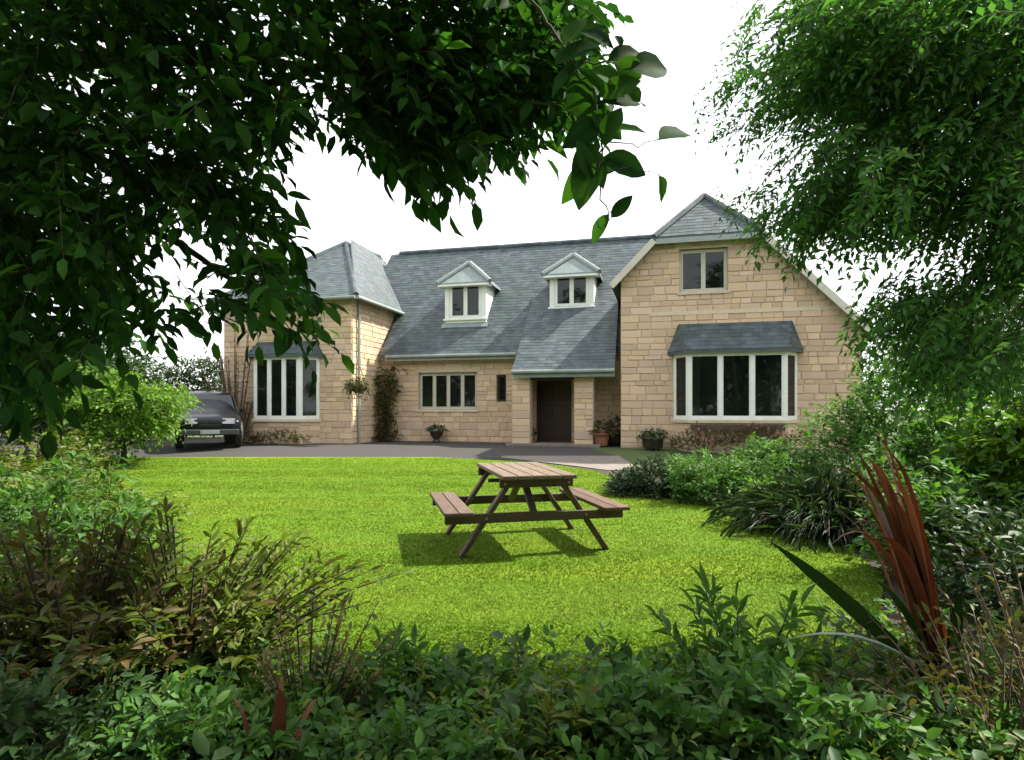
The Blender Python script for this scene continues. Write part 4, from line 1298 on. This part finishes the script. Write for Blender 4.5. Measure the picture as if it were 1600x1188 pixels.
# ---- border to the right of the lawn
dome('mound_shrub', 'low dark mound of a shrub at the far corner of the lawn beside the path', 'shrub', 2.35, 10.4, .62, .70, 700, .22, 9, .075, .03, 'leaf_blue', sx=1.2)
dome('mound_shrub', 'dark spreading shrub in the middle of the right border, its shadow on the lawn', 'shrub', 3.3, 9.6, .80, .80, 900, .24, 9, .08, .034, 'leaf_mid', sx=1.25)
dome('mound_shrub', 'bright green low clump between the dark shrub and the grassy mound', 'shrub', 3.75, 8.5, .55, .45, 420, .2, 8, .07, .034, 'leaf_lime')
dome('mound_shrub', 'rough green shrub in front of the right bay window', 'shrub', 4.6, 11.0, 1.0, 1.0, 900, .26, 9, .085, .038, 'leaf_mid')
fan('grass_mound', 'rounded mound of blue green grassy leaves at the right edge of the lawn', 'ornamental grass', 3.8, 7.3, 1.08, .95, 420, 8, .30, .020, 'leaf_blue', droop=.55, base=.28, fine=False, spread=.25, t0=.25)
dome('leafy_shrub', 'tall broad-leaved green shrub under the feathery tree beside the grassy mound', 'shrub', 5.0, 6.6, 1.9, .95, 1000, .34, 8, .12, .055, 'leaf_mid', z0=.1)
dome('leafy_shrub', 'large green shrub against the right end of the house', 'shrub', 6.3, 10.2, 2.7, 1.3, 900, .4, 8, .12, .055, 'leaf_mid', z0=.08)
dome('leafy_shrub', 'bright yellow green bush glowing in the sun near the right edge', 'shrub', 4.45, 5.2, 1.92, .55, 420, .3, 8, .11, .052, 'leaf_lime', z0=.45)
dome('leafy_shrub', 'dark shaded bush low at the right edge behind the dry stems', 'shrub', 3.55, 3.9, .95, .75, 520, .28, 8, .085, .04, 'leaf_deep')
dome('leafy_shrub', 'light green bushy shrub directly behind the red-bladed plant', 'shrub', 3.75, 5.2, 1.2, .65, 600, .28, 8, .09, .04, 'leaf_mid', z0=.1)

def blade(root, base, tip, width, arch, m, name='blade', seg=10, fold=.25, label=None, face=0.0):
    base, tip = np.array(base, float), np.array(tip, float)
    d = tip - base
    hz = np.array([d[0], d[1], 0.]) if abs(d[0]) + abs(d[1]) > .02 else np.array([.3, -1, 0.])
    sd = unit(unit(np.cross(np.array([0, 0, 1.]), hz)) + np.array([0, 0, face]) + rng.normal(0, .25, 3))
    V = []
    for i in range(seg + 1):
        t = i / seg
        p = base + d * t + np.array([0, 0, 1.]) * arch * 4 * t * (1 - t)
        w = width * (.38 + .62 * math.sin(min(1, t * 1.5) * 1.57)) * (1 - t ** 3.4) * (1 + .04 * math.sin(i * 2.7)) + .001
        nrm = unit(np.cross(sd, d))
        V += [p - sd * w / 2 + nrm * w * fold, p, p + sd * w / 2 + nrm * w * fold]
    F = []
    for i in range(seg):
        k = i * 3
        F += [(k, k + 1, k + 4, k + 3), (k + 1, k + 2, k + 5, k + 4)]
    o = link(name, np_mesh(name, V, F), M[m], root)
    if label: o['label'] = label
    return o

PX, PY = 2.18, 3.05
ph = empty('flax_plant', (PX, PY, 0), 'sword-leaved plant with red brown blades at the right front of the lawn', 'flax plant')
def tipp(u, v, D_): return W(u, v, D_) - np.array([PX, PY, 0])
RED = [(1316, 694, 3.2, .085, .20), (1338, 702, 3.05, .08, .16), (1358, 716, 3.15, .08, .18), (1326, 745, 3.35, .07, .24), (1382, 745, 2.95, .07, .12), (1345, 775, 3.3, .08, .26),
       (1304, 726, 3.1, .06, .28), (1362, 840, 2.8, .06, .26), (1330, 820, 3.0, .06, .30), (1290, 770, 3.05, .05, .34), (1300, 850, 2.9, .05, .34)]
RED += [(random.gauss(1345, 32), random.gauss(765, 50), random.uniform(2.8, 3.4), random.uniform(.02, .045), random.uniform(.12, .36)) for k in range(18)]
for (u, v, D_, w, ar) in RED:
    blade(ph, (rng.normal(0, .04), rng.normal(0, .04), .0), tipp(u, v, D_), w, ar, 'blade_red')
blade(ph, (-.02, -.05, .0), tipp(1203, 846, 3.0), .13, .05, 'blade_dark', label='long dark green blade pointing over the lawn', fold=.12, face=1.0)
blade(ph, (.02, -.10, .0), tipp(1225, 1000, 2.75), .06, .16, 'blade_pale', label='pale grey green blade lying low')
blade(ph, (.05, .05, .0), tipp(1500, 930, 2.9), .07, .08, 'blade_dark')
blade(ph, (.0, .02, .0), tipp(1345, 900, 2.8), .06, .16, 'blade_dark')
fan('dry_perennial', 'tangle of dry brown stems and dead leaves at the lower right', 'dry plant', 2.05, 2.55, .66, .55, 90, 9, .06, .022, 'leaf_brown', 'pale_twig', droop=.25, base=.25, t0=.3)
fan('dry_perennial', 'sparse pale dead stalks in front of the dark bush at the right edge', 'dry plant', 2.45, 2.75, .80, .40, 50, 7, .055, .02, 'seed', 'pale_twig', droop=.2, base=.2, t0=.45)

# ---- front border, from the left edge to the right
dome('front_shrub', 'mid green broad-leaved shrub at the left edge of the lawn below the lime green tree', 'shrub', -3.55, 4.6, 1.02, 1.05, 700, .3, 8, .085, .04, 'leaf_mid', fine=True, shell=.3)
dome('front_shrub', 'pale leafed shrub beyond the left shrubs, nearest to the lime green tree', 'shrub', -5.6, 7.4, 1.0, 1.25, 700, .3, 8, .09, .042, 'leaf_olive', shell=.3)
fan('front_shrub', 'arching olive stems with narrow leaves reaching over the left part of the lawn', 'shrub', -1.75, 3.25, .98, .75, 150, 18, .095, .032, 'leaf_olive', droop=.3, base=.22, t0=.25)
fan('front_shrub', 'brown tinged arching shrub in front of the mid green one at the left', 'shrub', -2.15, 2.95, 1.0, .62, 150, 18, .085, .034, 'leaf_brown', droop=.3, base=.25, t0=.2)
dome('front_shrub', 'leafy shrub with small green leaves near the left edge of the picture', 'shrub', -2.75, 3.2, .95, .62, 420, .24, 8, .055, .026, 'leaf_olive', fine=True)
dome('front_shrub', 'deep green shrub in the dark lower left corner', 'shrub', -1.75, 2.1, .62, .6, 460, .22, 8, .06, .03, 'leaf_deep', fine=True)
dome('front_shrub', 'dark leafy plant low down between the corner shrub and the red leaf', 'shrub', -1.12, 2.15, .50, .42, 300, .2, 8, .06, .032, 'leaf_mid', fine=True)
fan('seed_head_plant', 'thin stems with beige seed heads in front of the lawn', 'perennial', -.93, 2.75, .62, .32, 34, 8, .045, .022, 'seed', 'twig', droop=.2, base=.12, t0=.6)
rp = empty('red_leaf_plant', (-.88, 2.2, 0), 'plant with one large upright dull red leaf among the front foliage', 'perennial')
for (tx, ty, tz, w, ar) in ((.06, -.06, .47, .085, .07), (.16, .05, .38, .05, .08), (-.14, .02, .40, .06, .10), (.02, .08, .46, .05, .04)):
    blade(rp, (tx * .1, 0, .0), (tx, ty, tz), w, ar, 'blade_red', name='leaf', face=.4)
def stalked(name, label, x, y, h, n, r, m, lL=.13, lW=.032):
    fan(name, label, 'perennial', x, y, h, r, n, 20, lL, lW, m, droop=.12, base=.10, t0=.2, spread=1.0, fine=True)
stalked('spear_leaf_plant', 'upright plant with whorls of spear-shaped leaves in front of the lawn, right of the table', 1.12, 2.95, .60, 12, .28, 'leaf_mid')
stalked('spear_leaf_plant', 'shorter spear-leaved plant at the front edge of the lawn below the table', -.48, 2.75, .44, 9, .18, 'leaf_mid', .09, .03)
stalked('spear_leaf_plant', 'yellow green spear-leaved plant low in the middle of the front border', .12, 2.3, .40, 9, .2, 'leaf_olive', .08, .026)
dome('front_shrub', 'rounded fresh green leafy clump at the bottom centre of the front border', 'shrub', .45, 2.35, .42, .42, 300, .2, 7, .07, .042, 'leaf_mid', fine=True)
dome('front_shrub', 'broad green leafy clump below the spear-leaved plant', 'shrub', 1.05, 2.3, .46, .45, 320, .2, 7, .075, .042, 'leaf_mid', fine=True)
dome('front_shrub', 'small-leaved green clump at the bottom between red leaf and centre', 'shrub', -.35, 2.2, .40, .40, 300, .18, 8, .055, .032, 'leaf_mid', fine=True)
# ground cover that fills the border
n = 2200
xs = rng.uniform(-3.0, 3.0, n); ys = rng.uniform(1.5, 3.25, n)
ys = np.where(np.abs(xs) > 1.9, ys + rng.uniform(0, .8, n), ys)
P = np.stack([xs, ys, rng.uniform(0, .16, n) * (1 + .5 * np.sin(xs * 5) * np.sin(ys * 6))], 1)
D = rng.normal(0, .6, (n, 3)) + np.array([0, 0, .8])
gc = foliage(None, P, D, .17, 7, .065, .038, M['leaf_mid'], name='ground_cover', fine=True)

n = 900
P = np.stack([rng.uniform(-2.4, 2.6, n), rng.uniform(1.5, 3.1, n), rng.uniform(0, .2, n)], 1)
foliage(None, P, rng.normal(0, .6, (n, 3)) + np.array([0, 0, .8]), .2, 8, .045, .02, M['leaf_olive'], name='ground_cover', fine=True)
n = 500
P = np.stack([rng.uniform(-2.4, 2.6, n), rng.uniform(1.5, 3.0, n), rng.uniform(0, .2, n)], 1)
foliage(None, P, rng.normal(0, .6, (n, 3)) + np.array([0, 0, .8]), .2, 6, .09, .05, M['leaf_deep'], name='ground_cover', fine=True)

GROUPS = {'front_shrub': 'shrubs of the front border', 'mound_shrub': 'low shrubs right of the lawn', 'leafy_shrub': 'leafy shrubs under the feathery tree', 'dry_perennial': 'dry plants at the lower right',
          'spear_leaf_plant': 'spear-leaved plants in the front border', 'garden_tree': 'trees beyond the right end of the house', 'boundary_tree': 'tall trees at the back of the garden',
          'urn_planter': 'pots along the house wall', 'terracotta_pot': 'pots along the house wall', 'tub_planter': 'pots along the house wall', 'clay_pot': 'pots along the house wall', 'door_pot': 'pots along the house wall',
          'border_plants': 'border plants below the bay windows'}
for o in S.objects:
    if o.parent is None and 'category' in o.keys():
        g = GROUPS.get(o.name.split('.')[0])
        if g: o['group'] = g
